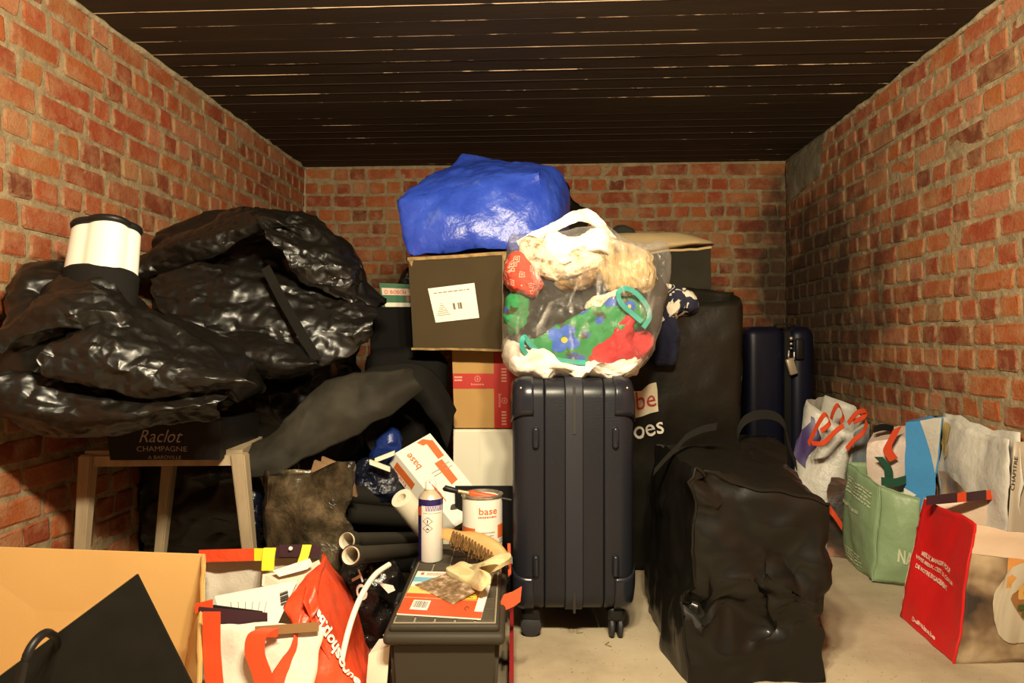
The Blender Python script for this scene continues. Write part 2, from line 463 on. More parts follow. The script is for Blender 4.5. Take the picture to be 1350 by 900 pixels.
SHAPES = {k: [brick_shape(w, CO - .0135, i * 3 + len(k)) for i in range(7)] for k, w in (('s', ST - .011), ('h', HD - .011))}
MESH = {}
for k, L in SHAPES.items():
    MESH[k] = []
    for i, (V, Fc) in enumerate(L):
        me = bpy.data.meshes.new('brick'); me.from_pydata(V, [], Fc); me.materials.append(M_brick); MESH[k].append(me)
def lay(wallob, o, ux, nrm, L, rotz, hidden, seed):
    r = random.Random(seed); spots = []
    for c in range(int(ZC / CO) + 1):
        z = ZC - CO * (c + .42) - .012
        if z < .02: break
        head = c % 2 == 1
        x = -r.uniform(0, .1)
        while x < L:
            k = 'h' if (head and r.random() > .06) or (not head and r.random() < .10) else 's'
            w = (HD if k == 'h' else ST) * r.uniform(.97, 1.03)
            xc = x + w / 2; x += w
            a, b_ = max(xc - w / 2, 0), min(xc + w / 2, L)
            if b_ - a < .03: continue
            if b_ - a < w - 1e-6: w, xc = b_ - a, (a + b_) / 2
            p = o + ux * xc + UP * (z + r.uniform(-.003, .003) + .006 * noise.noise(Vector((xc * 1.5, c * .7, seed)))) + nrm * r.uniform(-.0015, .0025)
            spots.append((p, k, r.randrange(7), r.uniform(-.012, .012), r.choice((0, math.pi)), r.random(), w / (HD if k == 'h' else ST)))
    def size(s):
        p, k = s[0], s[1]
        if (p - Vector((0, 0, HC))).dot(FW) < .3: return -1
        px, py, d = px_of(p)
        if not (-30 < px < 1380 and -20 < py < 920) or hidden(px, py): return -1
        return (ST if k == 's' else HD) * CO / d ** 3 * abs((p - Vector((0, 0, HC))).dot(nrm)) + 1e-9
    spots.sort(key=size, reverse=True)
    near = [s for s in spots[:300] if size(s) > 0]; rest = spots[len(near):]
    for p, k, i, a, fl, tint, sx in near:
        ob = bpy.data.objects.new('brick', MESH[k][i]); COL.objects.link(ob)
        ob.parent = wallob; ob.location = p; ob.rotation_euler = (0, a, rotz); ob.scale = (sx, 1, 1)
    V, Fc, TT = [], [], []
    for p, k, i, a, fl, tint, sx in rest:
        v, f = SHAPES[k][i]; b = len(V); R = Matrix.Rotation(rotz, 3, 'Z')
        V += [p + R @ Vector((q[0] * sx, q[1], q[2])) for q in v]; Fc += [tuple(b + e for e in q) for q in f]; TT += [tint] * len(v)
    me = bpy.data.meshes.new('brick_field'); me.from_pydata(V, [], Fc); me.materials.append(M_brickf)
    at = me.attributes.new('tint', 'FLOAT', 'POINT'); at.data.foreach_set('value', TT)
    ob = bpy.data.objects.new('brick_field', me); COL.objects.link(ob); ob.parent = wallob; ob['kind'] = 'stuff'
X = Vector((1, 0, 0)); Y = Vector((0, 1, 0))
wl = wall('wall_left', Vector((XL, Y0, 0)), Y, YB - Y0, X)
wr = wall('wall_right', Vector((XR, Y0, 0)), Y, YB - Y0, -X)
wb = wall('wall_back', Vector((XL - .1, YB, 0)), X, XR - XL + .2, -Y)
lay(wl, Vector((XL, Y0, 0)), Y, X, YB - Y0, math.pi / 2, lambda x, y: (y > 375 and x > 60) or (y > 300 and x > 190) or y > 590, 3)
lay(wr, Vector((XR, Y0, 0)), Y, -X, YB - Y0, -math.pi / 2, lambda x, y: (x < 1075 and y > 430) or y > 540 + (x - 1130) * .2, 5)
lay(wb, Vector((XL, YB, 0)), X, -Y, XR - XL, 0, lambda x, y: y > 405 or (540 < x < 745 and y > 245) or (x < 470 and y > 330), 8)
# cement smeared along the top of the walls, and the grey patch over the right corner
M_cement = mat('cement', (.40, .32, .20, 1), .95, (.25, .19, .11, 1), 14, .8, 40, .01, .2)
def ridge(par, pts, r):
    bm = bmesh.new(); P = spline(pts, 30)
    tube(bm, P, [r * (.55 + .9 * abs(noise.noise(p * 7))) for p in P], 8)
    for v in bm.verts: v.co += noise.noise_vector(v.co * 26) * .007
    obj('cement_ridge', bm, M_cement, par)
ridge(wl, [(XL, 1.6, ZC - .012), (XL, 2.6, ZC - .010), (XL, YB, ZC - .012)], .016)
ridge(wr, [(XR, 1.7, ZC - .008), (XR, 2.7, ZC - .012), (XR, 3.4, ZC - .02)], .016)
ridge(wb, [(XL, YB, .6), (XL, YB, 1.3), (XL, YB, ZC)], .013)
bm = bmesh.new(); sf = quad(Vector((XR, 3.52, 1.69)), Vector((XR, YB, 1.64)), Vector((XR, YB, ZC)), Vector((XR, 3.44, ZC)), .012, crumple(.02, 7, 3), Vector((2, 3.7, 1.8)))
grid(bm, sf, 16, 10)
obj('cement_patch', bm, mat('grey cement', (.20, .17, .115, 1), .95, (.11, .095, .06, 1), 9, .7, 30, .01, .2), wr, solid=.02)
# ceiling of dark boards with pale lines in the joints
bm = bmesh.new(); box(bm, Vector(((XL + XR) / 2, (Y0 + YB) / 2, ZC + .06)), XR - XL + .3, YB - Y0 + .3, .08)
M_ceil = mat('ceiling paint', (.036, .024, .012, 1), .8, (.050, .034, .018, 1), 5, .2, 30, .003, .3, stretch=(.5, 2, 1), fine=.3, fs=160)
me = bpy.data.meshes.new('ceiling'); bm.to_mesh(me); bm.free(); ce = bpy.data.objects.new('ceiling', me); COL.objects.link(ce); me.materials.append(M_ceil); ce['kind'] = 'structure'
def seam_mat(name, lo):
    t = NT(name); t.b.inputs['Roughness'].default_value = .8
    v = t.coord('World', (1.6, 7, 7)); n = t.noise(v, 2.2, 6, .7)
    t.link(t.ramp(n, [(lo, (.035, .022, .012)), (lo + .06, (.62, .44, .28))]), t.b.inputs['Base Color']); return t.m
M_s = [seam_mat('seam strong', .34), seam_mat('seam broken', .50), seam_mat('seam faint', .60)]
y = 2.114 - .105 * 11; k = -11
rb = random.Random(4)
while y < YB:
    bm = bmesh.new(); x = XL - .02; dz = rb.uniform(-.0012, .0008)
    box(bm, Vector(((XL + XR) / 2, y + .0525, ZC + .012 + dz)), XR - XL + .1, .1044, .026, .001, 1)
    obj('ceiling_board', bm, M_ceil, ce, False)
    kind = 0 if k in (0, 3, -2, -4) else 1 if k in (1, 2, 4, 5, 7, 8, -1, -3) else 2
    bm = bmesh.new(); P = [Vector((XL + (XR - XL) * i / 60, y + .0015 * noise.noise(Vector((i * .6, k, 0))), ZC - .0005)) for i in range(61)]
    tube(bm, P, [(.0030 if kind == 0 else .0026) * (.6 + .6 * abs(noise.noise(Vector((i * .35, k * 3, 1))))) for i in range(61)], 6)
    obj('joint_ridge', bm, M_s[kind], ce)
    y += .105; k += 1
# floor
t = NT('concrete floor'); t.b.inputs['Roughness'].default_value = .8; v = t.coord('World')
n1 = t.noise(v, 3, 5, .6); col = t.ramp(n1, [(.3, (.30, .235, .150)), (.5, (.42, .34, .225)), (.7, (.50, .41, .28))])
vo = t.add('ShaderNodeTexVoronoi'); vo.inputs['Scale'].default_value = 75; t.link(v, vo.inputs['Vector'])
vr = t.ramp(vo.outputs['Distance'], [(.10, (1, 1, 1)), (.17, (0, 0, 0))]); sel = t.ramp(t.noise(v, 40, 2), [(.52, (0, 0, 0)), (.56, (1, 1, 1))])
col = t.mix(t.math('MULTIPLY', vr, sel), col, (.10, .065, .03, 1))
t.link(col, t.b.inputs['Base Color']); t.bump(t.noise(v, 60, 6, .7), .35, .004); 
bm = bmesh.new(); box(bm, Vector(((XL + XR) / 2, (Y0 + YB) / 2, -.05)), XR - XL + .4, YB - Y0 + .4, .1)
me = bpy.data.meshes.new('floor'); bm.to_mesh(me); bm.free(); fl = bpy.data.objects.new('floor', me); COL.objects.link(fl); me.materials.append(t.m); fl['kind'] = 'structure'
# ============================================================ materials of the things
M_white = mat('white paper', (.80, .76, .66, 1), .55)
M_ink = mat('black ink', (.02, .018, .016, 1), .6)
M_grey_ink = mat('grey ink', (.30, .27, .23, 1), .7)
M_red_ink = mat('orange red ink', (.62, .09, .02, 1), .5)
M_card = mat('cardboard', (.50, .29, .10, 1), .85, (.44, .25, .085, 1), 3, .15, 8, .004, .2, fine=.15, fs=200)
def sheet_mat(name, col, rough, spec, br=9, bs=.5, bd=.012, st=(1, 1, 1), sheen=0, weave=0):
    t = NT(name); t.b.inputs['Base Color'].default_value = col; t.b.inputs['Roughness'].default_value = rough; t.b.inputs['Specular IOR Level'].default_value = spec; t.b.inputs['Sheen Weight'].default_value = sheen
    v = t.coord('Object', st); o = t.add('ShaderNodeTexNoise', noise_type='RIDGED_MULTIFRACTAL'); o.inputs['Scale'].default_value = br; o.inputs['Detail'].default_value = 4; o.inputs['Distortion'].default_value = .5
    t.link(v, o.inputs['Vector']); p = t.bump(o.outputs['Fac'], bs, bd)
    if weave: t.bump(t.noise(t.coord('Object'), 260, 2), weave, .001, p)
    MATS[name] = t.m; return t.m
M_nylon = sheet_mat('black nylon', (.0060, .0050, .0036, 1), .38, .40, 20, .10, .004, (1, 1, .5))
M_nylon.node_tree.nodes['Principled BSDF'].inputs['Coat Weight'].default_value = .12; M_nylon.node_tree.nodes['Principled BSDF'].inputs['Coat Roughness'].default_value = .28
M_plastic = sheet_mat('black woven plastic', (.0060, .0052, .0036, 1), .55, .16, 9, .40, .010, weave=.08)
M_plastic.node_tree.nodes['Principled BSDF'].inputs['Coat Weight'].default_value = .30; M_plastic.node_tree.nodes['Principled BSDF'].inputs['Coat Roughness'].default_value = .16
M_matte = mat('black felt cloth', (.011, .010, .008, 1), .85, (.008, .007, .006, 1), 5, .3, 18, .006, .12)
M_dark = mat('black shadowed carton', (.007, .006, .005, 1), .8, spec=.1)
M_black = mat('black plastic', (.009, .0085, .008, 1), .45, spec=.3)
M_red = mat('bright red strap', (.62, .060, .012, 1), .55, bump=.2, bs=60, bd=.002)

# ============================================================ dark suitcase in front
t = NT('suitcase shell'); t.b.inputs['Base Color'].default_value = (.012, .013, .018, 1); t.b.inputs['Roughness'].default_value = .36; t.b.inputs['Specular IOR Level'].default_value = .35
v = t.coord('Object'); ch = t.add('ShaderNodeTexChecker'); ch.inputs['Scale'].default_value = 150; mp = t.coord('Object', (1, 1, 1), (.78, .78, 0)); t.link(mp, ch.inputs['Vector'])
pv = t.bump(ch.outputs['Fac'], .25, .0008); t.bump(t.noise(v, 9, 4), .12, .004, pv); M_shell = t.m
M_smooth = mat('suitcase moulding', (.014, .015, .021, 1), .26, spec=.4, bump=.1, bs=10)
M_zip = mat('suitcase zip', (.022, .023, .029, 1), .5, spec=.3)
M_rivet = mat('rivet', (.75, .62, .42, 1), .35, metal=.6)
sc0 = C(757, 1.92, 0)
suit = thing('suitcase', 'dark blue-grey hard-shell suitcase standing on its wheels beneath the clear bag of clothes', 'suitcase', sc0)
def SP(x, y, z): return sc0 + RT * x + FW * y + UP * z
def shell_loop(bm, x0, x1, r, y0, y1, z0, z1, in0=.006, in1=.006, R=.055, seg=8):
    """rounded slab across the case: loop in depth and height, edges x0 and x1 rolled in"""
    def ring(x, k):
        out = []
        for cy, cz, a0 in ((y1 - R, z1 - R, 0), (y0 + R, z1 - R, 90), (y0 + R, z0 + R, 180), (y1 - R, z0 + R, 270)):
            for i in range(seg + 1):
                a = math.radians(a0 + 90 * i / seg); out.append(bm.verts.new(SP(x, cy + (R - k) * math.cos(a), cz + (R - k) * math.sin(a))))
        return out
    prof = [(x0 + in0 * (1 - math.cos(math.pi / 2 * i / 5)), in0 * (1 - math.sin(math.pi / 2 * i / 5))) for i in range(6)]
    prof += [(x1 - in1 * (1 - math.cos(math.pi / 2 * i / 5)), in1 * (1 - math.sin(math.pi / 2 * i / 5))) for i in range(5, -1, -1)]
    rows = [ring(x, k) for x, k in prof]; n = len(rows[0])
    for a, b in zip(rows, rows[1:]):
        for i in range(n): bm.faces.new((a[i], a[(i + 1) % n], b[(i + 1) % n], b[i]))
    bm.faces.new(rows[0]); bm.faces.new(rows[-1]); bmesh.ops.recalc_face_normals(bm, faces=bm.faces)
zb, zt = .085, .745
for x0, x1, a, b in ((-.173, -.084, .045, .005), (-.083, -.024, .005, .004), (.024, .084, .004, .005), (.085, .173, .005, .045)):
    bm = bmesh.new(); shell_loop(bm, x0, x1, 0, 0, .46, zb, zt, a, b); obj('shell_panel', bm, M_shell, suit)
bm = bmesh.new(); shell_loop(bm, -.0245, .0245, 0, -.004, .464, zb - .004, zt + .004, .002, .002); obj('zip_band', bm, M_zip, suit)
for z0, z1 in ((zt - .155, zt - .02), (zb + .003, zb + .062)):
    bm = bmesh.new(); box(bm, SP(0, -.004, (z0 + z1) / 2), .007, .006, z1 - z0, 0); obj('zip_gap', bm, M_ink, suit)
for s in (-1, 1):
    for zc in (zt, zb):
        sg = 1 if zc == zt else -1
        bm = bmesh.new()                                  # corner guard: a bulged cap over the corner
        def cap(u, v, s=s, sg=sg, zc=zc):
            ang = math.pi / 2 * v; R = .060
            y = R - R * math.cos(ang) - .004 if v else -.004; z = zc - sg * (R - R * math.sin(ang)) + sg * .004
            xo = .176 - .062 * (1 - u); roll = .045 - math.sqrt(max(0, .045 ** 2 - max(0, xo - .131) ** 2))
            return SP(s * xo, y + roll, z - sg * roll * .6)
        sf = Surf(cap, SP(s * .1, .2, .4))
        g2 = Surf(lambda u, v, cap=cap: cap(u, v * 1.3 - .35) if v * 1.3 > .35 else cap(u, 0) - UP * sg * .045 * (.35 - v * 1.3) / .35, SP(s * .1, .2, .4))
        grid(bm, g2, 8, 12); obj('corner_guard', bm, M_smooth, suit, solid=-.003)
        for rx, rz in ((.150, -.026), (.121, -.026), (.140, -.084)):
            if sg > 0: bm = bmesh.new(); bmesh.ops.create_uvsphere(bm, u_segments=8, v_segments=6, radius=.0032, matrix=Matrix.Translation(SP(s * rx, .006 if rz > -.05 else -.001, zc + rz))); obj('rivet', bm, M_rivet, suit)
    for z, h in ((zt - .165, .062), (zb + .135, .062)):
        bm = bmesh.new(); box(bm, SP(s * .112 + .004, -.003, z), .020, .022, h, .0095, 4); obj('side_foot', bm, M_smooth, suit)
# wheels: left one seen flat on, right one a twin seen edge on
def wheel(x, y, turned):
    bm = bmesh.new(); R = Matrix.Rotation(math.pi / 2, 4, 'Y') if turned else Matrix.Rotation(math.pi / 2, 4, 'X')
    if not turned: R = Matrix.Rotation(YAW, 4, 'Z') @ R
    for dx in ((-.012, .012) if turned else (-.012, .012)):
        prof = [(0, -.008), (.024, -.008), (.030, -.004), (.030, .004), (.024, .008), (.0, .008)]
        M = R; off = (RT if turned else FW) * dx
        lathe(bm, prof, SP(x, y, .030) + off, 24, M)
    w = obj('wheel', bm, mat('rubber', (.022, .022, .024, 1), .6), suit); sharp(w)
    bm = bmesh.new(); box(bm, SP(x, y, .070), .055 if not turned else .05, .05, .045, .014, 3); obj('wheel_housing', bm, M_black, suit)
wheel(-.120, .06, False); wheel(.124, .05, True); wheel(-.12, .40, True); wheel(.12, .40, True)

# ============================================================ cartons behind the suitcase
M_blackcard = mat('black printed carton', (.050, .033, .013, 1), .75, (.060, .041, .018, 1), 4, .1, 20, .003, .15, fine=.15, fs=150)
lc = thing('white_carton', 'tall white carton with a seam down its front, under the red-taped carton', 'box', C(633, 2.6, 0))
zt2 = .85 - (566 - 450) * 2.52 / 900
hx = Hexa([C(598, 2.52, 0), C(680, 2.52, 0), C(680, 2.52, zt2), C(598, 2.52, zt2), C(598, 2.9, 0), C(675, 2.9, 0), C(675, 2.9, zt2), C(598, 2.9, zt2)])
M_cream = mat('cream card', (.80, .74, .58, 1), .6)
obj('body', hx.bm(), M_cream, lc, False)
for a, b in ((0, .415), (.425, .84)): bm = bmesh.new(); slab(bm, [hx['front'].at(u, v) for u, v in ((a, .02), (b, .02), (b, .985), (a, .985))], FW * -.006); obj('front_panel', bm, M_cream, lc, False)
tc = thing('taped_carton', 'small brown carton with red printed tape, between white and black cartons', 'box', C(633, 2.54, zt2))
z1 = zt2 + .005; z2 = .818
hx = Hexa([C(599, 2.53, z1), C(680, 2.53, z1), C(680, 2.53, z2), C(596, 2.53, z2), C(599, 2.85, z1), C(676, 2.85, z1), C(676, 2.85, z2), C(599, 2.85, z2)])
obj('body', hx.bm(), M_card, tc, False)
M_tape = mat('red tape', (.46, .014, .006, 1), .5)
fr = hx['front']; H = lambda y: (565 - y) / (565 - 462); U = lambda x: (x - 597) / 83
patch('tape', fr, 0, 1, H(513), H(493), M_tape, tc, .0012, 1)
patch('tape', fr, U(651), 1, 0.0, .99, M_tape, tc, .0016, 1)
M_pinkprint = mat('pale print on tape', (.80, .38, .26, 1), .5)
lettering('bovone', fr, (U(621), H(508.5)), (U(638) - U(621), 0), (0, .028), M_pinkprint, tc)
lettering('bovone', fr, (U(657), H(520)), (0, -.17), (.05, 0), M_pinkprint, tc)
for cu, cv in ((U(629.5), H(500)), (U(665), H(529))):
    bm = bmesh.new(); tube(bm, [fr.at(cu + .045 * math.cos(a), cv + .036 * math.sin(a), .003) for a in [i * math.pi / 8 for i in range(17)]], .0009, 5); obj('emblem', bm, M_pinkprint, tc)
    bm = bmesh.new(); grid(bm, fr, 1, 1, cu - .03, cu + .03, cv - .002, cv + .002, .003); grid(bm, fr, 1, 1, cu - .003, cu + .003, cv - .025, cv + .025, .003); obj('emblem', bm, M_pinkprint, tc)
lines_of_text(fr, U(599), U(610), [H(503), H(499)], .022, M_pinkprint, tc, 2)
lines_of_text(fr, U(661), U(668), [H(488 + 4 * i) for i in range(5)] + [H(545 + 4 * i) for i in range(5)], .02, M_pinkprint, tc, 3)
bc = thing('black_carton', 'black-brown carton with a white label, under the blue woven bag', 'box', C(600, 2.6, .818))
d = 2.44
hx = Hexa([W(545, 459, d), W(668, 461, d), W(668, 331, d), W(538, 340, d), W(545, 459, d) + FW * .36, W(668, 461, d) + FW * .36, W(668, 331, d) + FW * .36, W(538, 340, d) + FW * .36], warp=crumple(.004, 5, 2))
obj('body', hx.bm(res=.05), M_blackcard, bc, False)
fr = hx['front']
M_edge = mat('torn board edge', (.40, .255, .10, 1), .9, (.16, .11, .05, 1), 30, .3, 60, .003, .2)
bm = bmesh.new(); grid(bm, fr, 24, 1, -.008, 1.0, .965, 1.0, .003); obj('worn_edge', bm, M_edge, bc, False, solid=.005)
bm = bmesh.new(); grid(bm, fr, 24, 1, -.015, 1.0, -.015, .008, .010); obj('worn_edge', bm, M_edge, bc, False, solid=.008)
for u0 in (0, .95): poly_patch('torn_corner', fr, [(u0, .965), (u0 + .05, .965), (u0 + .03, .90)], M_edge, bc, .002)
bm = bmesh.new(); grid(bm, fr, 1, 8, .955, .972, .02, .97, .002); obj('worn_edge', bm, mat('worn board', (.20, .145, .075, 1), .8), bc, False)
pl = [((x - 541) / 127, 1 - (y - 336) / 124) for x, y in ((565, 379), (626, 374), (632, 419), (572, 425))]
A = [fr.at(*q, .003) for q in (pl[3], pl[2], pl[1], pl[0])]
lab = quad(*A, centre=fr.at(.5, .5, -.5))
patch('label', lab, 0, 1, 0, 1, M_white, bc, .0, 1, label='white paper label')
lines_of_text(lab, .10, .90, [.83], .03, M_grey_ink, bc, 5)
for i in range(7): lines_of_text(lab, .20 - .022 * i, .24 + .026 * i, [.52 - .055 * i], .018, M_grey_ink, bc, 10 + i)
for u0, w in ((.46, .05), (.57, .03), (.61, .05)): patch('barcode', lab, u0, u0 + w, .32, .50, mat('faded ink', (.17, .13, .07, 1), .7), bc, .001, 1)

# green tool box and what carries it
M_green = mat('green card', (.018, .115, .040, 1), .5)
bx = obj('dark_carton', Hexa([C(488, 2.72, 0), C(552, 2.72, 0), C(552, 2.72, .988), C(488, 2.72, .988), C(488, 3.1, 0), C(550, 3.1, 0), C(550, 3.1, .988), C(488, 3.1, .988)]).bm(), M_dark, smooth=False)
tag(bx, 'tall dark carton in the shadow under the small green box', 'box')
gb = thing('green_box', 'small green box with a white and red printed front, left of black carton', 'box', C(520, 2.72, .989))
gz = .989; hx = Hexa([C(504, 2.74, gz), C(556, 2.74, gz), C(556, 2.74, gz + .088), C(500, 2.74, gz + .096), C(504, 2.9, gz), C(556, 2.9, gz), C(556, 2.9, gz + .09), C(504, 2.9, gz + .1)])
obj('body', hx.bm(), M_green, gb, False); fr = hx['front']
patch('printed_panel', fr, .04, 1, .50, .80, mat('pink white card', (.72, .52, .40, 1), .5), gb, .001, 1)
patch('printed_panel', fr, .08, 1, 0, .18, M_cream, gb, .001, 1)
lettering('BOSCH', fr, (.24, .56), (.38, 0), (0, .15), M_red_ink, gb, .002, .02)
bm = bmesh.new(); tube(bm, [fr.at(.14 + .035 * math.cos(a), .63 + .075 * math.sin(a), .002) for a in [i * math.pi / 8 for i in range(17)]], .0012, 5); obj('emblem', bm, M_red_ink, gb)
poly_patch('emblem', fr, [(.66 + .05 * math.cos(i), .35 + .13 * math.sin(i)) for i in [k * math.pi / 6 for k in range(12)]], mat('brown disc', (.30, .11, .05, 1), .5), gb)
bk = obj('black_strap_bundle', pad([(525, 376), (528, 366), (536, 354), (545, 352), (548, 378)], 2.78, .03, warp=crumple(.008, 25, 4), n=32, rings=10), M_nylon); tag(bk, 'small bundle of black strap lying on the green box', 'strap')

# ============================================================ blue bag
t = NT('blue woven plastic'); t.b.inputs['Roughness'].default_value = .33; t.b.inputs['Specular IOR Level'].default_value = .55
v = t.coord('Object'); n = t.noise(v, 7, 5, .65)
t.link(t.ramp(n, [(.35, (.018, .050, .42)), (.62, (.035, .085, .54)), (.75, (.11, .17, .62))]), t.b.inputs['Base Color'])
wv = t.add('ShaderNodeTexWave'); wv.inputs['Scale'].default_value = 95; t.link(t.coord('Object', (1, 1, 1), (0, .3, 0)), wv.inputs['Vector'])
p1 = t.bump(t.noise(v, 14, 5, .6), .45, .014); p2 = t.bump(t.noise(v, 55, 4, .7), .28, .004, p1); t.bump(wv.outputs['Fac'], .10, .001, p2); M_blue = t.m
hx = Hexa([W(538, 334, 2.46), W(714, 328, 2.44), W(714, 222, 2.50), W(524, 262, 2.52), W(556, 334, 2.84), W(752, 318, 2.86), W(738, 222, 2.86), W(608, 202, 2.88)], bulge=dict(front=.045, top=.025, right=.05, left=.03), warp=chain(facet(.016, 4.5, 11), facet(.0065, 13, 5, octv=2), facet(.0025, 34, 6)))
bm = hx.bm(res=.012)
for _ in range(7): bmesh.ops.smooth_vert(bm, verts=[v for v in bm.verts if any(e.calc_face_angle(0) > .3 for e in v.link_edges)], factor=.5, use_axis_x=True, use_axis_y=True, use_axis_z=True)
bb = obj('woven_bag', bm, M_blue)
tag(bb, 'stuffed blue woven plastic bag lying on the black carton, top of the pile', 'bag')
bb2 = obj('black_sack', pad([(690, 330), (700, 250), (730, 232), (748, 245), (757, 265), (776, 280), (770, 310), (740, 335)], 3.12, .12, warp=crumple(.03, 9, 3), n=60, rings=16), M_nylon)
tag(bb2, 'small black bag squeezed behind the right end of the blue woven bag', 'bag')

# ============================================================ clear bag with clothes
def cloth(name, label, cat, pts, d, tf, m, wr=None, tb=.05, group=None, centre=None, p=2, n=70, rings=18, slope=(0, 0)):
    o = obj(name, pad(pts, d, tf, tb, warp=wr or crumple(.012, 16, len(pts)), n=n, rings=rings, centre=centre, p=p, slope=slope), m); return tag(o, label, cat)
M_wcloth = mat('white cotton', (.78, .74, .64, 1), .85, bump=.5, bs=30, bd=.01)
M_cblack = mat('black cotton', (.013, .011, .008, 1), .9, (.020, .017, .013, 1), 8, .4, 40, .004)
M_redc = mat('red cotton', (.42, .012, .016, 1), .8, bump=.6, bs=16, bd=.02)
t = NT('green print cotton'); v = t.coord('Object'); vo = t.add('ShaderNodeTexVoronoi'); vo.inputs['Scale'].default_value = 17; t.link(v, vo.inputs['Vector'])
c = t.mix(t.ramp(vo.outputs['Distance'], [(.30, (1, 1, 1)), (.36, (0, 0, 0))]), (.020, .20, .055, 1), (.035, .09, .42, 1))
c = t.mix(t.ramp(vo.outputs['Distance'], [(.08, (1, 1, 1)), (.12, (0, 0, 0))]), c, (.60, .42, .05, 1))
c = t.mix(t.ramp(t.noise(v, 22, 3), [(.58, (0, 0, 0)), (.63, (1, 1, 1))]), c, (.05, .055, .02, 1)); t.link(c, t.b.inputs['Base Color']); t.b.inputs['Roughness'].default_value = .8; M_gprint = t.m
t = NT('red knit pattern'); v = t.coord('Object', (1, 1, 1), (0, .7, 0)); ch = t.add('ShaderNodeTexVoronoi', distance='MANHATTAN'); ch.inputs['Scale'].default_value = 42; t.link(v, ch.inputs['Vector'])
t.link(t.ramp(ch.outputs['Distance'], [(.12, (.5, .05, .025)), (.20, (.7, .5, .38)), (.27, (.5, .05, .025)), (.42, (.5, .05, .025)), (.5, (.7, .5, .38)), (.58, (.5, .05, .025))]), t.b.inputs['Base Color']); t.b.inputs['Roughness'].default_value = .9; t.bump(ch.outputs['Distance'], .5, .006); M_rknit = t.m
t = NT('cream knit pattern'); v = t.coord('Object'); n = t.noise(v, 38, 4, .7)
t.link(t.ramp(n, [(.35, (.20, .13, .06)), (.46, (.62, .5, .34)), (.6, (.78, .7, .55))]), t.b.inputs['Base Color']); t.b.inputs['Roughness'].default_value = .95; t.bump(n, .8, .01); M_cknit = t.m
t = NT('beige fur'); v = t.coord('Object', (9, 9, 2.2), (0, .5, 0)); n = t.noise(v, 5, 5, .65)
t.link(t.ramp(n, [(.3, (.17, .105, .04)), (.5, (.42, .30, .14)), (.7, (.62, .50, .30))]), t.b.inputs['Base Color']); t.b.inputs['Roughness'].default_value = .9; t.bump(n, .9, .012); M_fur = t.m
M_teal = mat('teal piping', (.018, .30, .25, 1), .6)
soft = lambda a, f, sd: chain(facet(a, f, sd), crumple(a * .5, f * 1.8, sd + 1, 2))
cloth('white_cloth', 'crumpled white cloth at the bottom of the clear bag', 'cloth', [(664, 452), (676, 447), (700, 460), (740, 472), (790, 476), (830, 468), (850, 466), (838, 490), (790, 499), (730, 496), (690, 493), (666, 480)], 2.10, .15, M_wcloth, soft(.020, 16, 3), .1, p=3)
cloth('black_garment', 'black garment filling the middle of the clear bag', 'garment', [(668, 385), (684, 350), (760, 340), (840, 340), (866, 370), (868, 420), (848, 470), (800, 488), (740, 486), (680, 468), (668, 425)], 2.15, .13, M_cblack, soft(.022, 8, 4), .12, p=4)
gp = cloth('print_garment', 'green floral garment with teal edging inside the clear bag', 'garment', [(718, 444), (728, 430), (752, 416), (780, 404), (806, 392), (830, 384), (852, 390), (860, 410), (846, 428), (820, 440), (806, 452), (796, 470), (780, 480), (745, 480), (718, 474), (700, 464), (694, 452), (708, 450)], 2.04, .05, M_gprint, soft(.018, 12, 5), .04, p=4)
for pts in ([(772, 478), (735, 474), (712, 464), (700, 454), (692, 444), (688, 450), (690, 460), (700, 472), (720, 480)], [(848, 432), (856, 418), (852, 402), (838, 386), (824, 380), (815, 386), (819, 400), (832, 412), (846, 424)]):
    bm = bmesh.new(); band(bm, [W(x, y, 1.972 + .012 * math.sin(i)) for i, (x, y) in enumerate(pts)], .014, .003); o = obj('edging', bm, M_teal, label='teal edging band'); w = o.matrix_basis.translation.copy(); o.parent = gp; o.location = w - gp.location
M_bpet = mat('blue petal print', (.03, .10, .48, 1), .8); M_ycen = mat('yellow flower centre', (.62, .42, .04, 1), .8)
for k in range(4):
    an = .5 + k * math.pi / 2; cx, cy = 743 + 13 * math.cos(an), 446 + 11 * math.sin(an)
    project('printed_petal', gp, [(cx + 10 * math.cos(a) * (1 + .12 * math.sin(3 * a + k)), cy + 8.5 * math.sin(a)) for a in [i * math.pi / 8 for i in range(16)]], M_bpet, gp)
project('printed_centre', gp, [(744 + 4.5 * math.cos(a), 448 + 4 * math.sin(a)) for a in [i * math.pi / 5 for i in range(10)]], M_ycen, gp, .003, 1)
cloth('cream_lace', 'strip of cream lace above the green garment in the clear bag', 'cloth', [(770, 404), (786, 390), (812, 382), (836, 382), (832, 391), (802, 398), (786, 410)], 2.02, .03, M_cknit, soft(.012, 20, 6))
cloth('print_sleeve', 'green print sleeve at the left edge of the clear bag', 'garment', [(666, 392), (680, 384), (696, 394), (696, 424), (688, 446), (676, 440), (666, 418)], 2.06, .05, M_gprint, soft(.012, 16, 5), p=4)
cloth('red_garment', 'red garment low on the right of the clear bag', 'garment', [(770, 462), (782, 452), (800, 444), (812, 424), (824, 406), (831, 418), (836, 432), (852, 438), (858, 452), (850, 470), (824, 486), (796, 490), (778, 482)], 2.05, .07, M_redc, soft(.020, 14, 6), p=3.5)
cloth('red_knit', 'red and cream patterned knit at upper left in the clear bag', 'knitwear', [(667, 356), (672, 338), (690, 332), (708, 350), (718, 372), (710, 388), (700, 396), (684, 386), (670, 376)], 2.04, .06, M_rknit, soft(.012, 16, 9), p=4)
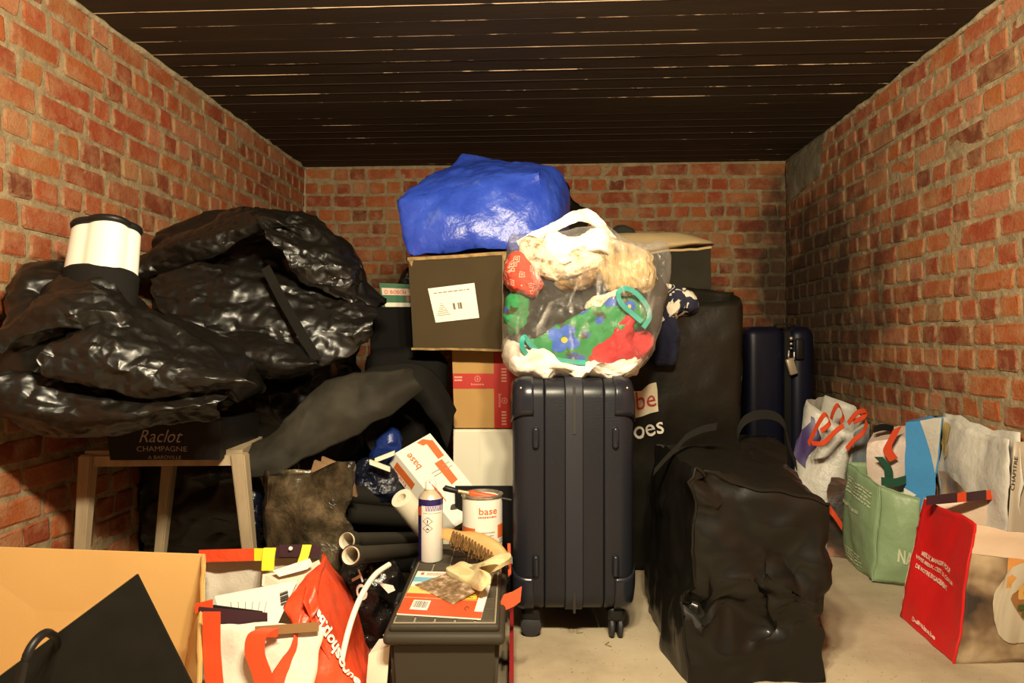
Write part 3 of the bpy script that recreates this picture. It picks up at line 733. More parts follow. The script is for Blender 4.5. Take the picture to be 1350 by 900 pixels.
cloth('cream_knit', 'cream mottled knit near the top of the clear bag', 'knitwear', [(684, 326), (712, 314), (750, 318), (795, 326), (806, 348), (775, 364), (738, 374), (708, 362)], 2.05, .07, M_cknit, soft(.020, 14, 7), p=3.5)
cloth('brown_scarf', 'mottled brown scarf folded across the middle of the clear bag', 'scarf', [(730, 368), (765, 352), (800, 352), (812, 362), (790, 374), (760, 382), (735, 380)], 2.03, .04, mat('brown scarf', (.30, .19, .08, 1), .95, (.10, .06, .03, 1), 40, .6, 60, .006), soft(.014, 18, 8))
cloth('white_fleece', 'white fluffy fleece under the handles of the clear bag', 'fleece', [(712, 324), (728, 310), (760, 314), (785, 302), (806, 306), (808, 328), (785, 338), (752, 336), (744, 352), (728, 352)], 2.02, .06, M_wcloth, soft(.018, 18, 3), p=3)
cloth('beige_fur', 'beige furry garment at upper right in the clear bag', 'garment', [(776, 342), (800, 320), (836, 326), (862, 340), (866, 378), (848, 398), (820, 384), (794, 370)], 2.06, .07, M_fur, soft(.020, 12, 4), p=3.5)
t = NT('clear film'); t.n.remove(t.b); tr = t.add('ShaderNodeBsdfTransparent'); tr.inputs[0].default_value = (.97, .96, .94, 1)
gl = t.add('ShaderNodeBsdfGlossy'); gl.inputs['Roughness'].default_value = .16; df = t.add('ShaderNodeBsdfDiffuse'); df.inputs[0].default_value = (.8, .76, .68, 1)
v = t.coord('Object'); bp = t.add('ShaderNodeBump'); bp.inputs['Strength'].default_value = .8; bp.inputs['Distance'].default_value = .02; t.link(t.noise(v, 18, 5, .65, 1.0), bp.inputs['Height']); t.link(bp.outputs[0], gl.inputs['Normal'])
m1 = t.add('ShaderNodeMixShader'); m1.inputs[0].default_value = .5; t.link(df.outputs[0], m1.inputs[1]); t.link(gl.outputs[0], m1.inputs[2])
lw = t.add('ShaderNodeLayerWeight'); lw.inputs[0].default_value = .35
fac = t.math('ADD', t.math('MULTIPLY', lw.outputs['Facing'], .42), t.ramp(t.noise(t.coord('Object', (1, 1, .45), (0, .6, 0)), 11, 4, .6, 1.5), [(.56, (.03, .03, .03)), (.70, (.36, .36, .36))]))
m2 = t.add('ShaderNodeMixShader'); t.link(fac, m2.inputs[0]); t.link(tr.outputs[0], m2.inputs[1]); t.link(m1.outputs[0], m2.inputs[2]); t.link(m2.outputs[0], t.out.inputs[0]); M_film = t.m
cb = thing('clear_bag', 'clear plastic carrier bag stuffed with clothes, standing on the dark suitcase', 'bag', C(760, 2.12, .75))
out = [(664, 476), (663, 440), (668, 400), (668, 352), (674, 312), (700, 312), (740, 308), (790, 304), (825, 322), (850, 325), (873, 322), (877, 350), (870, 400), (860, 448), (836, 486), (800, 499), (740, 496), (688, 492)]
obj('bag_body', pad(out, 2.13, .20, .20, p=3, warp=chain(facet(.014, 7, 8), facet(.006, 20, 2)), n=130, rings=26, centre=(765, 410)), M_film, cb)
t = NT('milky film'); t.b.inputs['Base Color'].default_value = (.85, .80, .72, 1); t.b.inputs['Roughness'].default_value = .25; t.b.inputs['Alpha'].default_value = .58; t.bump(t.noise(t.coord('Object'), 30, 4), .6, .01); M_milk = t.m
for dd, k in ((2.06, 0), (2.16, 1)):
    pts = [(684, 322), (712, 308), (740, 294), (760, 284), (775, 282), (792, 296), (806, 316), (826, 340)] if not k else [(690, 318), (722, 302), (750, 290), (772, 288), (796, 302), (820, 330)]
    bm = bmesh.new(); band(bm, [W(x, y, dd + .01 * math.sin(i * 2)) for i, (x, y) in enumerate(pts)], .030 if not k else .022, .002, None, 10)
    for q in bm.verts: q.co = crumple(.008, 22, 4)(q.co)
    obj('handle', bm, M_milk, cb, label='whitish stretched carrier handle')

# ============================================================ behind on the right
M_tan = mat('tan fabric', (.52, .38, .19, 1), .85, bump=.25, bs=80, bd=.002)
M_char = mat('charcoal fabric', (.022, .020, .013, 1), .85, (.032, .028, .018, 1), 5, .3, 60, .003, .15)
so = thing('padded_seat', 'tall charcoal upholstered block with a tan top cushion, behind the clear bag', 'furniture', C(850, 3.2, 0))
hx = Hexa([C(740, 2.98, 0), C(940, 2.98, 0), W(938, 326, 2.98), W(740, 345, 2.98), C(740, 3.42, 0), C(925, 3.42, 0), W(915, 322, 3.42), W(740, 338, 3.42)], bulge=dict(front=.02), warp=crumple(.012, 5, 2))
obj('body', hx.bm(res=.05), M_char, so)
obj('cushion', pad([(740, 320), (790, 313), (850, 310), (890, 312), (920, 317), (938, 324), (925, 327), (890, 331), (860, 336), (800, 344), (745, 348), (738, 335)], 3.13, .16, .18, p=4, slope=(.0, -.004), warp=crumple(.008, 6, 2), n=70, rings=14), M_tan, so, label='tan top cushion')
bm = bmesh.new(); tube(bm, [hx['front'].at(u / 20, 1, .006) for u in range(21)], .006, 6); obj('piping', bm, M_tan, so)
o = obj('dark_cloth', pad([(806, 302), (815, 297), (826, 298), (836, 304), (838, 312), (810, 314)], 3.2, .06, warp=crumple(.01, 20, 2), n=36, rings=10), mat('dark green cloth', (.020, .022, .014, 1), .9)); tag(o, 'small dark cloth lying on the tan cushion behind the clear bag', 'cloth')

tb = thing('tall_bag', 'tall black carrier bag with a cream label and white letters, right of the clear bag', 'bag', C(895, 2.6, 0))
cr = chain(facet(.016, 4, 21), facet(.006, 12, 3, octv=2))
hx = Hexa([C(815, 2.55, .0), C(978, 2.50, .0), W(976, 392, 2.56), W(822, 402, 2.52), C(815, 2.86, 0), C(975, 2.86, 0), W(965, 380, 2.86), W(822, 380, 2.86)], bulge=dict(front=.02), warp=cr)
obj('bag_body', hx.bm('front right left back', .025), mat('black laminated bag', (.007, .006, .004, 1), .40, (.012, .010, .006, 1), 3, .3, 10, .010, .22), tb, solid=.002)
fr = hx['front']; ztop = (.85 + .14)
def tv(x, y):                  # front u, v whose place shows at pixel x, y
    u, v = .4, .6
    for _ in range(40):
        q = px_of(fr.at(u, v)); e = .01; a = px_of(fr.at(u + e, v)); b = px_of(fr.at(u, v + e))
        J = [[(a[0] - q[0]) / e, (b[0] - q[0]) / e], [(a[1] - q[1]) / e, (b[1] - q[1]) / e]]; det = J[0][0] * J[1][1] - J[0][1] * J[1][0]
        dx, dy = x - q[0], y - q[1]; u += .7 * (dx * J[1][1] - dy * J[0][1]) / det; v += .7 * (-dx * J[1][0] + dy * J[0][0]) / det
        u = min(max(u, 0), 1.2); v = min(max(v, 0), 1.2)
    return u, v
uvs = [tv(*q) for q in ((826, 553), (868, 542), (865, 504), (856, 506), (846, 515), (824, 516))]
poly_patch('printed_label', fr, uvs, mat('cream print', (.85, .76, .55, 1), .5), tb, .006, 'cream printed panel', 3)
o_, x_, y_ = tv(840, 541), tv(866, 535), tv(837, 517)
lettering('be', fr, o_, (x_[0] - o_[0], x_[1] - o_[1]), (y_[0] - o_[0], y_[1] - o_[1]), mat('red print', (.50, .03, .015, 1), .5), tb, .009)
a_ = tv(836.5, 542); poly_patch('lettering', fr, [(a_[0] + .007 * math.cos(i), a_[1] + .0022 * math.sin(i)) for i in range(6)], MATS['red print'], tb, .009)
o_, x_, y_ = tv(838, 580), tv(875, 571), tv(834, 564)
lettering('oes', fr, o_, (x_[0] - o_[0], x_[1] - o_[1]), (y_[0] - o_[0], y_[1] - o_[1]), M_white, tb, .008, .008)
t = NT('navy print cotton'); v = t.coord('Object', (1, 1, .55)); n = t.noise(v, 26, 2, .5, 1.2)
t.link(t.ramp(n, [(.47, (.72, .64, .5)), (.50, (.012, .014, .035))]), t.b.inputs['Base Color']); t.b.inputs['Roughness'].default_value = .85; M_navyp = t.m
cloth('print_cloth', 'cream and navy printed cloth bulging from the tall black bag', 'cloth', [(866, 428), (872, 398), (880, 384), (896, 378), (912, 384), (919, 398), (917, 412), (900, 416), (885, 422)], 2.55, .07, M_navyp)
cloth('navy_cloth', 'navy towel hanging over the rim of tall black bag', 'cloth', [(862, 476), (866, 440), (878, 420), (893, 422), (895, 450), (891, 478), (878, 484)], 2.47, .03, mat('navy towel', (.010, .012, .035, 1), .95, bump=.8, bs=120, bd=.004))
cloth('white_scrap', 'small white scrap of cloth tucked behind the tall black bag', 'cloth', [(872, 378), (880, 374), (890, 376), (889, 381), (876, 383)], 2.62, .02, M_navyp, n=30, rings=8)

# big black bag in front right
kb = thing('black_bag', 'large shiny black woven bag standing on the floor, right of dark suitcase', 'bag', C(970, 1.95, 0))
fz = facet(.05, 13, 12, octv=2); spots_ = ((W(1045, 765, 1.70), .11), (W(925, 790, 1.70), .07), (W(980, 820, 1.69), .06), (W(945, 640, 1.72), .06))
def local_folds(p):            # sharp folds where the sheet is pinched
    w = sum(math.exp(-((p - c).length / r) ** 2) for c, r in spots_); return p.lerp(fz(p), min(w, 1)) if w > .02 else p
cr = chain(facet(.022, 4.2, 31), facet(.010, 10, 7), local_folds, facet(.005, 24, 8))
hx = Hexa([C(902, 1.69, .0), C(1086, 1.715, .0), W(1085, 672, 1.72), W(918, 622, 1.73), C(845, 2.24, 0), C(1040, 2.30, 0), W(1020, 575, 2.32), W(868, 586, 2.26)], bulge=dict(front=.03, left=.015, top=.02), warp=cr)
obj('bag_body', hx.bm(res=.016), M_plastic, kb)
fr = hx['front']
bm = bmesh.new(); tube(bm, [hx['top'].at(u / 24, 0, .004) for u in range(25)], .004, 6); tube(bm, [fr.at(0, v / 24, .003) for v in range(25)], .004, 6); obj('seam', bm, M_plastic, kb)
for pts, dd, wv, m in (([(976, 600), (972, 576), (980, 556), (998, 547), (1020, 548), (1034, 560), (1040, 585), (1050, 614)], 2.16, .030, UP + FW * .3), ([(862, 622), (876, 606), (892, 590), (905, 576), (925, 566), (945, 562)], 1.98, .022, UP + RT * .2)):
    bm = bmesh.new(); band(bm, [W(x, y, dd - .02 * i / 7) for i, (x, y) in enumerate(pts)], wv, .003, m); obj('handle', bm, M_matte, kb)

# navy case in the corner
nc = thing('navy_suitcase', 'navy hard suitcase with a hanging metal padlock, in the back right corner', 'suitcase', C(1030, 3.25, 0))
M_navy = mat('navy shell', (.005, .0055, .015, 1), .42, spec=.25, bump=.1, bs=40, bd=.002)
d = 3.22; zt3 = .85 + 20 * d / 900
for x0, x1 in ((984, 1038), (1043, 1077)):
    a = C(x0, d, 0); b = C(x1, d, 0); bm = bmesh.new(); box(bm, (a + b) / 2 + FW * .19 + UP * (.04 + zt3) / 2, (b - a).length, .38, zt3 - .04, .05, 6, Matrix.Rotation(YAW, 4, 'Z')); obj('shell', bm, M_navy, nc)
a = C(1040, d, 0); bm = bmesh.new(); box(bm, a + FW * .19 + UP * (.05 + zt3) / 2, .03, .36, zt3 - .07, .03, 4, Matrix.Rotation(YAW, 4, 'Z')); obj('zip_band', bm, M_black, nc)
bm = bmesh.new(); band(bm, [C(1022, d + .12, zt3 - .01), C(1026, d + .12, zt3 + .012), C(1046, d + .12, zt3 + .010), C(1052, d + .12, zt3 - .01)], .03, .01, FW); obj('handle', bm, M_black, nc)
M_chrome = mat('worn metal', (.62, .55, .45, 1), .3, metal=.85)
for x, y, r in ((1043, 446, .010), (1043, 453, .008), (1043, 459, .006)):
    bm = bmesh.new(); bmesh.ops.create_uvsphere(bm, u_segments=10, v_segments=8, radius=r, matrix=Matrix.Translation(W(x, y, d - .02))); obj('zip_puller', bm, M_chrome, nc, label='bright metal zip puller')
bm = bmesh.new(); tube(bm, spline([W(1040, 462, d - .02), W(1040, 472, d - .02), W(1046, 474, d - .02), W(1047, 464, d - .02)], 8), .004, 6); obj('shackle', bm, M_chrome, nc)
bm = bmesh.new(); box(bm, W(1043.5, 483, d - .03), .038, .020, .078, .006, 2, Matrix.Rotation(YAW, 4, 'Z') @ Matrix.Rotation(-.30, 4, 'Y')); obj('padlock', bm, mat('brass padlock', (.50, .40, .28, 1), .4, metal=.5), nc, label='metal padlock')
bm = bmesh.new(); box(bm, W(1054, 460, d - .012), .04, .02, .10, .008, 2, Matrix.Rotation(YAW, 4, 'Z')); obj('combination_lock', bm, M_black, nc)
# ============================================================ left: chair and black covers
M_wood = mat('pale chair wood', (.42, .33, .21, 1), .5, (.34, .26, .16, 1), 6, .1, 20, .002, .4, stretch=(6, 6, 1))
ch = thing('chair', 'pale wooden chair with splayed tapering legs, buried under black covers', 'chair', C(215, 2.1, 0))
zs = .50
def leg(top, bot, w0, w1):
    bm = bmesh.new(); rows = []
    for i in range(7):
        f = i / 6; p = top.lerp(bot, f) + RT * 0; w = w0 + (w1 - w0) * f
        rows.append([bm.verts.new(p + RT * a * w / 2 + FW * b * w / 2) for a, b in ((-1, -1), (1, -1), (1, 1), (-1, 1))])
    for a, b in zip(rows, rows[1:]):
        for k in range(4): bm.faces.new((a[k], a[(k + 1) % 4], b[(k + 1) % 4], b[k]))
    bm.faces.new(rows[0]); bm.faces.new(rows[-1]); bmesh.ops.recalc_face_normals(bm, faces=bm.faces)
    bmesh.ops.bevel(bm, geom=[e for e in bm.edges if len(e.link_faces) == 2 and e.calc_face_angle() > 1], offset=.004, segments=2, affect='EDGES')
    sharp(obj('leg', bm, M_wood, ch))
leg(C(117, 2.0, .52), C(100, 1.97, 0), .040, .027); leg(C(316, 2.02, .52), C(340, 2.0, 0), .042, .028)
leg(C(226, 2.28, .50), C(206, 2.30, 0), .040, .028); leg(C(340, 2.28, .50), C(356, 2.30, 0), .036, .028)
bm = bmesh.new(); P = [C(112, 2.0, zs), C(320, 2.02, zs), C(346, 2.30, zs), C(220, 2.28, zs)]; slab(bm, P, UP * .03); obj('seat', bm, M_wood, ch, False)
bm = bmesh.new(); slab(bm, [C(120, 1.99, .485), C(312, 2.01, .485), C(312, 2.01, .515), C(120, 1.99, .515)], FW * .02); obj('front_rail', bm, M_wood, ch, False)
# champagne bag on the seat
cg = thing('champagne_bag', 'flat black gift bag with faint grey lettering lying on the chair seat', 'bag', C(215, 2.1, .531))
d = 1.975
hx = Hexa([W(145, 606, d), W(290, 606, d), W(292, 555, d), W(140, 555, d), W(145, 606, d) + FW * .3, W(290, 606, d) + FW * .3, W(292, 555, d) + FW * .3, W(140, 555, d) + FW * .3], warp=crumple(.004, 6, 2))
zmin = .531; off = UP * max(0, zmin - W(145, 606, d).z)
obj('bag_body', hx.bm(res=.04), mat('black gift paper', (.008, .007, .006, 1), .5, spec=.2), cg)
M_silver = mat('dim silver print', (.34, .30, .26, 1), .5)
fr = hx['front']; u = lambda x: (x - 145) / 145; vv = lambda y: (606 - y) / 51
lettering('Raclot', fr, (u(186), vv(583)), (u(242) - u(186), 0), (0, vv(567) - vv(583)), M_silver, cg, .003, -.004, .4)
lettering('CHAMPAGNE', fr, (u(182), vv(594.5)), (u(247) - u(182), 0), (0, .13), M_silver, cg, .003, -.006)
lettering('A BAROVILLE', fr, (u(196), vv(604.5)), (u(240) - u(196), 0), (0, .085), M_silver, cg, .003, -.004)
def keep_in(p, m=.012):
    p.x = max(p.x, XL + m); p.z = max(p.z, .004); return p
nyl = lambda s, a=.060: chain(facet(a, 2.8, s, (1, 1, 1.2)), facet(a * .40, 8, s + 4, (.55, .8, 1.2)), facet(a * .20, 20, s + 5, (.5, .8, 1.2)), facet(a * .05, 44, s + 9))
A = [(9, 500), (10, 474), (18, 448), (36, 408), (62, 368), (90, 366), (120, 366), (150, 372), (176, 388), (196, 398), (225, 420), (256, 440), (285, 455), (312, 476), (336, 498), (338, 520), (326, 540), (296, 548), (250, 566), (190, 572), (110, 570), (60, 574), (20, 566), (6, 536)]
ca = obj('garment_cover', pad(A, 1.96, .24, .09, slope=(.0011, -.0006), p=2.2, warp=nyl(3), n=190, rings=64, centre=(165, 470), clamp=keep_in), M_nylon)
tag(ca, 'crumpled black nylon cover draped over the chair, with white roll sticking out', 'cover')
B = [(168, 400), (186, 332), (214, 312), (240, 302), (262, 294), (296, 280), (318, 273), (340, 273), (372, 280), (402, 284), (432, 304), (458, 322), (470, 338), (474, 366), (482, 382), (504, 400), (500, 404), (482, 420), (470, 470), (474, 560), (468, 700), (470, 752), (300, 770), (130, 770), (150, 600), (160, 480)]
cb2 = obj('garment_cover', pad(B, 2.58, .18, .16, slope=(-.0003, -.0001), p=2.6, warp=nyl(17, .065), n=220, rings=72, centre=(330, 440), clamp=keep_in), M_nylon)
tag(cb2, 'tall heap of black nylon garment covers behind the chair by left wall', 'cover')
# loose panels of the covers, lying over the heaps in layers
def panel(par, top, bot, dt, db, bulge, seed, amp=.020, st=(.6, .8, 1.2), name='panel'):
    sf = ribbon(top, bot, dt, db, bulge, chain(facet(amp * 1.3, 4, seed, wob=.1), facet(amp * .9, 8, seed + 1, st, wob=.1), facet(amp * .42, 19, seed + 2, (.45, .8, 1.3), wob=.1), facet(amp * .16, 44, seed + 3, wob=0)))
    bm = bmesh.new(); grid(bm, sf, 150, 64); 
    for v in bm.verts: keep_in(v.co)
    o = obj(name, bm, M_nylon, solid=.002); sharp(o, 17); w = o.matrix_basis.translation.copy(); o.parent = par; o.location = w - par.location; return o
panel(cb2, [(184, 336), (240, 303), (300, 279), (345, 272), (390, 282)], [(188, 366), (250, 340), (320, 312), (380, 306), (410, 320)], (2.34, 2.36), (2.26, 2.24), .06, 3, .022)
panel(cb2, [(350, 275), (402, 285), (440, 308), (470, 338), (475, 372)], [(352, 300), (378, 340), (410, 372), (440, 388), (480, 400)], (2.36, 2.44), (2.22, 2.32), .05, 6, .026)
panel(cb2, [(200, 372), (260, 350), (330, 352), (400, 368), (450, 382), (504, 402)], [(250, 446), (290, 458), (350, 470), (400, 480), (440, 474), (486, 440)], (2.24, 2.36), (2.12, 2.26), .05, 9, .020)
panel(cb2, [(250, 440), (310, 438), (370, 455), (420, 468)], [(262, 484), (320, 500), (370, 500), (425, 482)], (2.14, 2.16), (2.08, 2.14), .07, 12, .014)
panel(ca, [(34, 410), (66, 368), (110, 368), (160, 378), (200, 405)], [(14, 470), (60, 450), (110, 440), (160, 450), (215, 470)], (1.80, 1.86), (1.66, 1.74), .05, 15, .022)
panel(ca, [(90, 420), (150, 392), (200, 408), (260, 445), (320, 482)], [(60, 500), (120, 520), (190, 528), (260, 525), (332, 515)], (1.72, 1.84), (1.62, 1.76), .06, 18, .022)
panel(ca, [(14, 490), (80, 492), (150, 512), (230, 520), (300, 520)], [(20, 560), (80, 572), (150, 568), (230, 568), (290, 552)], (1.66, 1.76), (1.72, 1.80), .06, 21, .020)
P = [W(350, 352, 2.20), W(372, 395, 2.17), W(395, 435, 2.13), W(418, 474, 2.10)]
bm = bmesh.new(); band(bm, P, .030, .003); o = obj('sewn_strip', bm, M_matte, label='flat sewn strip across the panel'); w = o.matrix_basis.translation.copy(); o.parent = cb2; o.location = w - cb2.location
# white roll in a black sleeve
wr_ = thing('white_roll', 'fluted white padded roll in a black sleeve poking out of the covers', 'roll', W(135, 370, 1.82) - UP * .1)
def flute(c0, c1, r0, r1, fl, k0, n=56):
    bm = bmesh.new(); ax = (c1 - c0).normalized(); a = ax.cross(FW).normalized(); b = ax.cross(a); rows = []
    for j in range(13):
        f = j / 12; r = r0 + (r1 - r0) * f
        if j == 12: r *= .90
        rows.append([bm.verts.new(c0.lerp(c1, f) + (a * math.cos(t) + b * math.sin(t) * .8) * r * (1 + fl * abs(math.sin(k0 * t / 2 + .5)) - fl / 2)) for t in [2 * math.pi * i / n for i in range(n)]])
    for x, y in zip(rows, rows[1:]):
        for i in range(n): bm.faces.new((x[i], x[(i + 1) % n], y[(i + 1) % n], y[i]))
    bm.faces.new(rows[-1]); bmesh.ops.recalc_face_normals(bm, faces=bm.faces); return bm
d = 1.83
c0, c1 = W(130, 390, d), W(141, 303, d + .06)
obj('padding', flute(c0.lerp(c1, .28), c1, .084, .080, .20, 4), mat('white padding', (.80, .76, .66, 1), .6), wr_)
obj('sleeve', flute(W(127, 405, d), c0.lerp(c1, .36), .100, .096, .0, 5), M_matte, wr_, label='black cloth sleeve')
ax = (c1 - c0).normalized(); a = ax.cross(FW).normalized(); b = ax.cross(a)
bm = bmesh.new(); tube(bm, [c1 + ax * .004 + (a * math.cos(t) + b * math.sin(t) * .8) * .074 * (1 + .20 * abs(math.sin(2 * t + .5)) - .10) for t in [2 * math.pi * i / 64 for i in range(65)]], .011, 8, False); obj('rim', bm, M_black, wr_, label='black rim')

# sheer dark cloth, dark sacks behind it, the brown plastic bag
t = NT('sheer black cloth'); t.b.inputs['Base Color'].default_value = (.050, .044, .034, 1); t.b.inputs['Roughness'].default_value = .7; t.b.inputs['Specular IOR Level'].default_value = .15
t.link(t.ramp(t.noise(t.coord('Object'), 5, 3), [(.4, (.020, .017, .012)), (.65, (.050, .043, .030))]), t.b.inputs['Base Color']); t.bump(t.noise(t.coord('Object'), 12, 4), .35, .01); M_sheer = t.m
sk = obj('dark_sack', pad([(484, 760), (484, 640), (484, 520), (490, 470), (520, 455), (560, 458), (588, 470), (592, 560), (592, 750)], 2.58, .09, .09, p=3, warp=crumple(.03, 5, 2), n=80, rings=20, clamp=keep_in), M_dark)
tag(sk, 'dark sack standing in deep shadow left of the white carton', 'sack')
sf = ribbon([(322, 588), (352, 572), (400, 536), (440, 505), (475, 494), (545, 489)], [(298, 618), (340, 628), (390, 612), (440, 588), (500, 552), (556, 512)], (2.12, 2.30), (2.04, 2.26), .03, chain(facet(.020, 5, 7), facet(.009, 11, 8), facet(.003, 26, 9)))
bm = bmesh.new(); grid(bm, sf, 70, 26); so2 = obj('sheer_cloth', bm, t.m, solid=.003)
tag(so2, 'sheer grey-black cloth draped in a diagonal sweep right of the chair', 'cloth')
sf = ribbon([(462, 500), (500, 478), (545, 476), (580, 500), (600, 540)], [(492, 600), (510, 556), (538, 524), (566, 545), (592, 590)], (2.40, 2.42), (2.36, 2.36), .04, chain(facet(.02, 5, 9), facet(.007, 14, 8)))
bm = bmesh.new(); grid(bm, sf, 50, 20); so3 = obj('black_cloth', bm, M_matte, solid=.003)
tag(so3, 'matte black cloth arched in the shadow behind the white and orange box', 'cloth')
t = NT('brown film'); t.b.inputs['Roughness'].default_value = .28; v = t.coord('Object'); n = t.noise(v, 9, 5, .65)
t.link(t.ramp(n, [(.38, (.016, .013, .008)), (.52, (.060, .045, .025)), (.70, (.20, .145, .085))]), t.b.inputs['Base Color']); t.bump(t.noise(v, 13, 5, .6, .6), .7, .016); M_brown = t.m
pb = thing('plastic_bag', 'crumpled dark brown translucent plastic bag holding boards, right of the chair leg', 'bag', C(405, 1.98, 0))
cr = chain(facet(.032, 6, 41), facet(.012, 15, 2, octv=2))
hx = Hexa([C(346, 1.93, .0), C(446, 1.90, .0), W(470, 616, 1.93), W(350, 622, 1.97), C(352, 2.12, 0), C(440, 2.12, 0), W(462, 612, 2.10), W(360, 612, 2.12)], bulge=dict(front=.03), warp=cr)
obj('bag_body', hx.bm('front right left back bottom', .018), M_brown, pb, solid=.0015)
M_board = mat('brown board', (.30, .175, .080, 1), .7, (.20, .11, .05, 1), 14, .2, 40, .003)
for q, dd in ((((404, 640), (414, 607), (466, 625), (462, 660)), 2.02), (((420, 640), (424, 602), (462, 618), (470, 655)), 2.07)):
    bm = bmesh.new(); slab(bm, [W(x, y, dd) for x, y in q], FW * .016); o = obj('board', bm, M_board, smooth=False)
    tag(o, 'front brown board sticking out of the brown plastic bag' if dd == 2.02 else 'rear brown board with a lit edge in the brown plastic bag', 'board')
t = NT('glossy foil'); t.b.inputs['Base Color'].default_value = (.006, .008, .018, 1); t.b.inputs['Roughness'].default_value = .16; t.bump(t.noise(t.coord('Object'), 30, 5, .6), .9, .012); M_foil = t.m
o = obj('foil_bag', pad([(462, 640), (466, 618), (478, 606), (500, 600), (516, 608), (528, 622), (535, 650), (500, 665), (470, 662)], 2.32, .08, warp=crumple(.02, 14, 3, 3), n=70, rings=20), M_foil); tag(o, 'crumpled glossy dark foil bag behind the black rolls', 'bag')
o = obj('blue_bag', pad([(488, 604), (494, 585), (506, 568), (520, 562), (530, 575), (528, 600), (510, 610)], 2.36, .05, warp=crumple(.015, 14, 6), n=40, rings=12), mat('deep blue film', (.012, .03, .16, 1), .25, bump=.6, bs=30, bd=.01)); tag(o, 'small deep blue plastic bag showing under the black cloth', 'bag')
o = obj('blue_black_bag', pad([(326, 640), (332, 622), (344, 628), (350, 660), (350, 700), (346, 740), (332, 740), (328, 690)], 2.2, .05, warp=crumple(.02, 10, 3), n=50, rings=14, clamp=keep_in), M_foil); tag(o, 'glossy blue-black bag between the chair leg and brown bag', 'bag')

# pipes and rolls
M_pipe = mat('dark grey pipe', (.030, .026, .018, 1), .6, (.020, .017, .012, 1), 5, .1, 60, .001, .25)
M_pwhite = mat('white pipe lining', (.62, .55, .42, 1), .4)
def pipe(name, label, a, b, r, cat='pipe', lined=True, m=M_pipe):
    ax = (b - a).normalized(); L = (b - a).length; R = ax.to_track_quat('Z', 'Y').to_matrix().to_4x4()
    root = thing(name, label, cat, Vector((a.x, a.y, a.z)))
    bm = bmesh.new()
    prof = [(r * .90, .17), (r * .90, .0), (r * 1.16, -.002), (r * 1.18, .006), (r * 1.18, .028), (r * 1.02, .034), (r, .05), (r, L), (0, L)] if lined else [(0, .12), (r * .45, .10), (r * .45, .0), (r * .95, 0), (r, .004), (r, L), (0, L)]
    lathe(bm, prof, a, 28, R); sharp(obj('pipe_body' if lined else 'foam_body', bm, m, root), 40)
    if lined:
        bm = bmesh.new(); lathe(bm, [(r * .86, .16), (r * .86, -.003), (r * .98, -.006), (r * 1.02, -.003), (r * 1.02, .002), (r * .84, .004), (r * .84, .16)], a, 28, R); obj('lining', bm, M_pwhite, root, label='white lining and lip')
pipe('drain_pipe', 'front dark grey pipe with a white-lined open end, left of the toolbox', W(463, 732, 1.64), W(590, 722, 2.42), .0215)
pipe('drain_pipe', 'rear dark grey pipe with a white-lined open end, half behind the other', W(458, 713, 1.84), W(582, 709, 2.44), .0225)
pipe('foam_roll', 'upper black foam roll lying behind the brown plastic bag', W(452, 650, 2.2), W(560, 662, 2.40), .032, 'roll', False, mat('black foam', (.014, .012, .009, 1), .8, spec=.15))
pipe('foam_roll', 'lower black foam roll lying above the drain pipes', W(455, 676, 2.14), W(560, 684, 2.40), .032, 'roll', False, MATS['black foam'])
pipe('white_tube', 'cream white cardboard tube leaning behind the spray can', W(529, 656, 2.02), W(582, 722, 2.16), .034, 'tube', False, mat('cream tube', (.74, .68, .52, 1), .6))
for (x, y, a, b, dd, nm) in ((487, 609, 514, 619, 2.2, 'lower white stick poking out beside the white and orange box'), (494, 607, 520, 597, 2.24, 'upper white stick poking out beside the white and orange box')):
    bm = bmesh.new(); slab(bm, [W(x, y - 3, dd), W(a, b - 3, dd + .02), W(a, b + 3, dd + .02), W(x, y + 3, dd)], FW * .012); o = obj('white_stick', bm, M_cream, smooth=False); tag(o, nm, 'stick')

# white and orange tool carton
M_orange = mat('orange print', (.66, .14, .025, 1), .5)
M_boxw = mat('box white', (.82, .78, .68, 1), .5)
ob_ = thing('printed_box', 'white box with orange printing tilted behind the spray can', 'box', W(575, 690, 2.2))
fA, fB, fC, fD = W(521, 597, 2.28), W(567, 571, 2.36), W(646, 668, 2.26), W(600, 694, 2.18)
T = W(509, 617, 2.28) - W(521, 597, 2.28) + FW * .03
hx = Hexa([fD, fC, fB, fA, fD + T, fC + T, fB + T, fA + T])
obj('body', hx.bm(), M_boxw, ob_, False)
fr = hx['front']; lf = hx['left']
def fq(x, y): # u along D->C, v along D->A from a pixel on the face
    e = px_of(fr.at(0, 0)); a = px_of(fr.at(1, 0)); b = px_of(fr.at(0, 1)); J = (a[0] - e[0], b[0] - e[0], a[1] - e[1], b[1] - e[1]); det = J[0] * J[3] - J[1] * J[2]
    return ((x - e[0]) * J[3] - (y - e[1]) * J[1]) / det, (-(x - e[0]) * J[2] + (y - e[1]) * J[0]) / det
for q, m in ((((549, 584), (557, 579), (571, 581), (558, 588)), M_orange), (((562, 585), (570, 580), (586, 601), (578, 606)), M_orange), (((573, 612), (583, 606), (604, 633), (596, 640)), M_orange)):
    poly_patch('printed_block', fr, [fq(*p) for p in q], m, ob_, .001)
o_, x_, y_ = fq(557, 616), fq(541, 597), fq(549, 621)
lettering('base', fr, o_, (x_[0] - o_[0], x_[1] - o_[1]), (y_[0] - o_[0], y_[1] - o_[1]), MATS['orange print'], ob_, .001, .012)
lines_of_text(fr, .38, .62, [.60, .56], .012, M_grey_ink, ob_, 3, .001)
lines_of_text(fr, .72, .92, [.62, .57], .010, M_grey_ink, ob_, 5, .001)
poly_patch('printed_figure', fr, blob_uv(.62, .22, .10, .045, seed=3), mat('dark print', (.05, .035, .02, 1), .6), ob_, .0015)
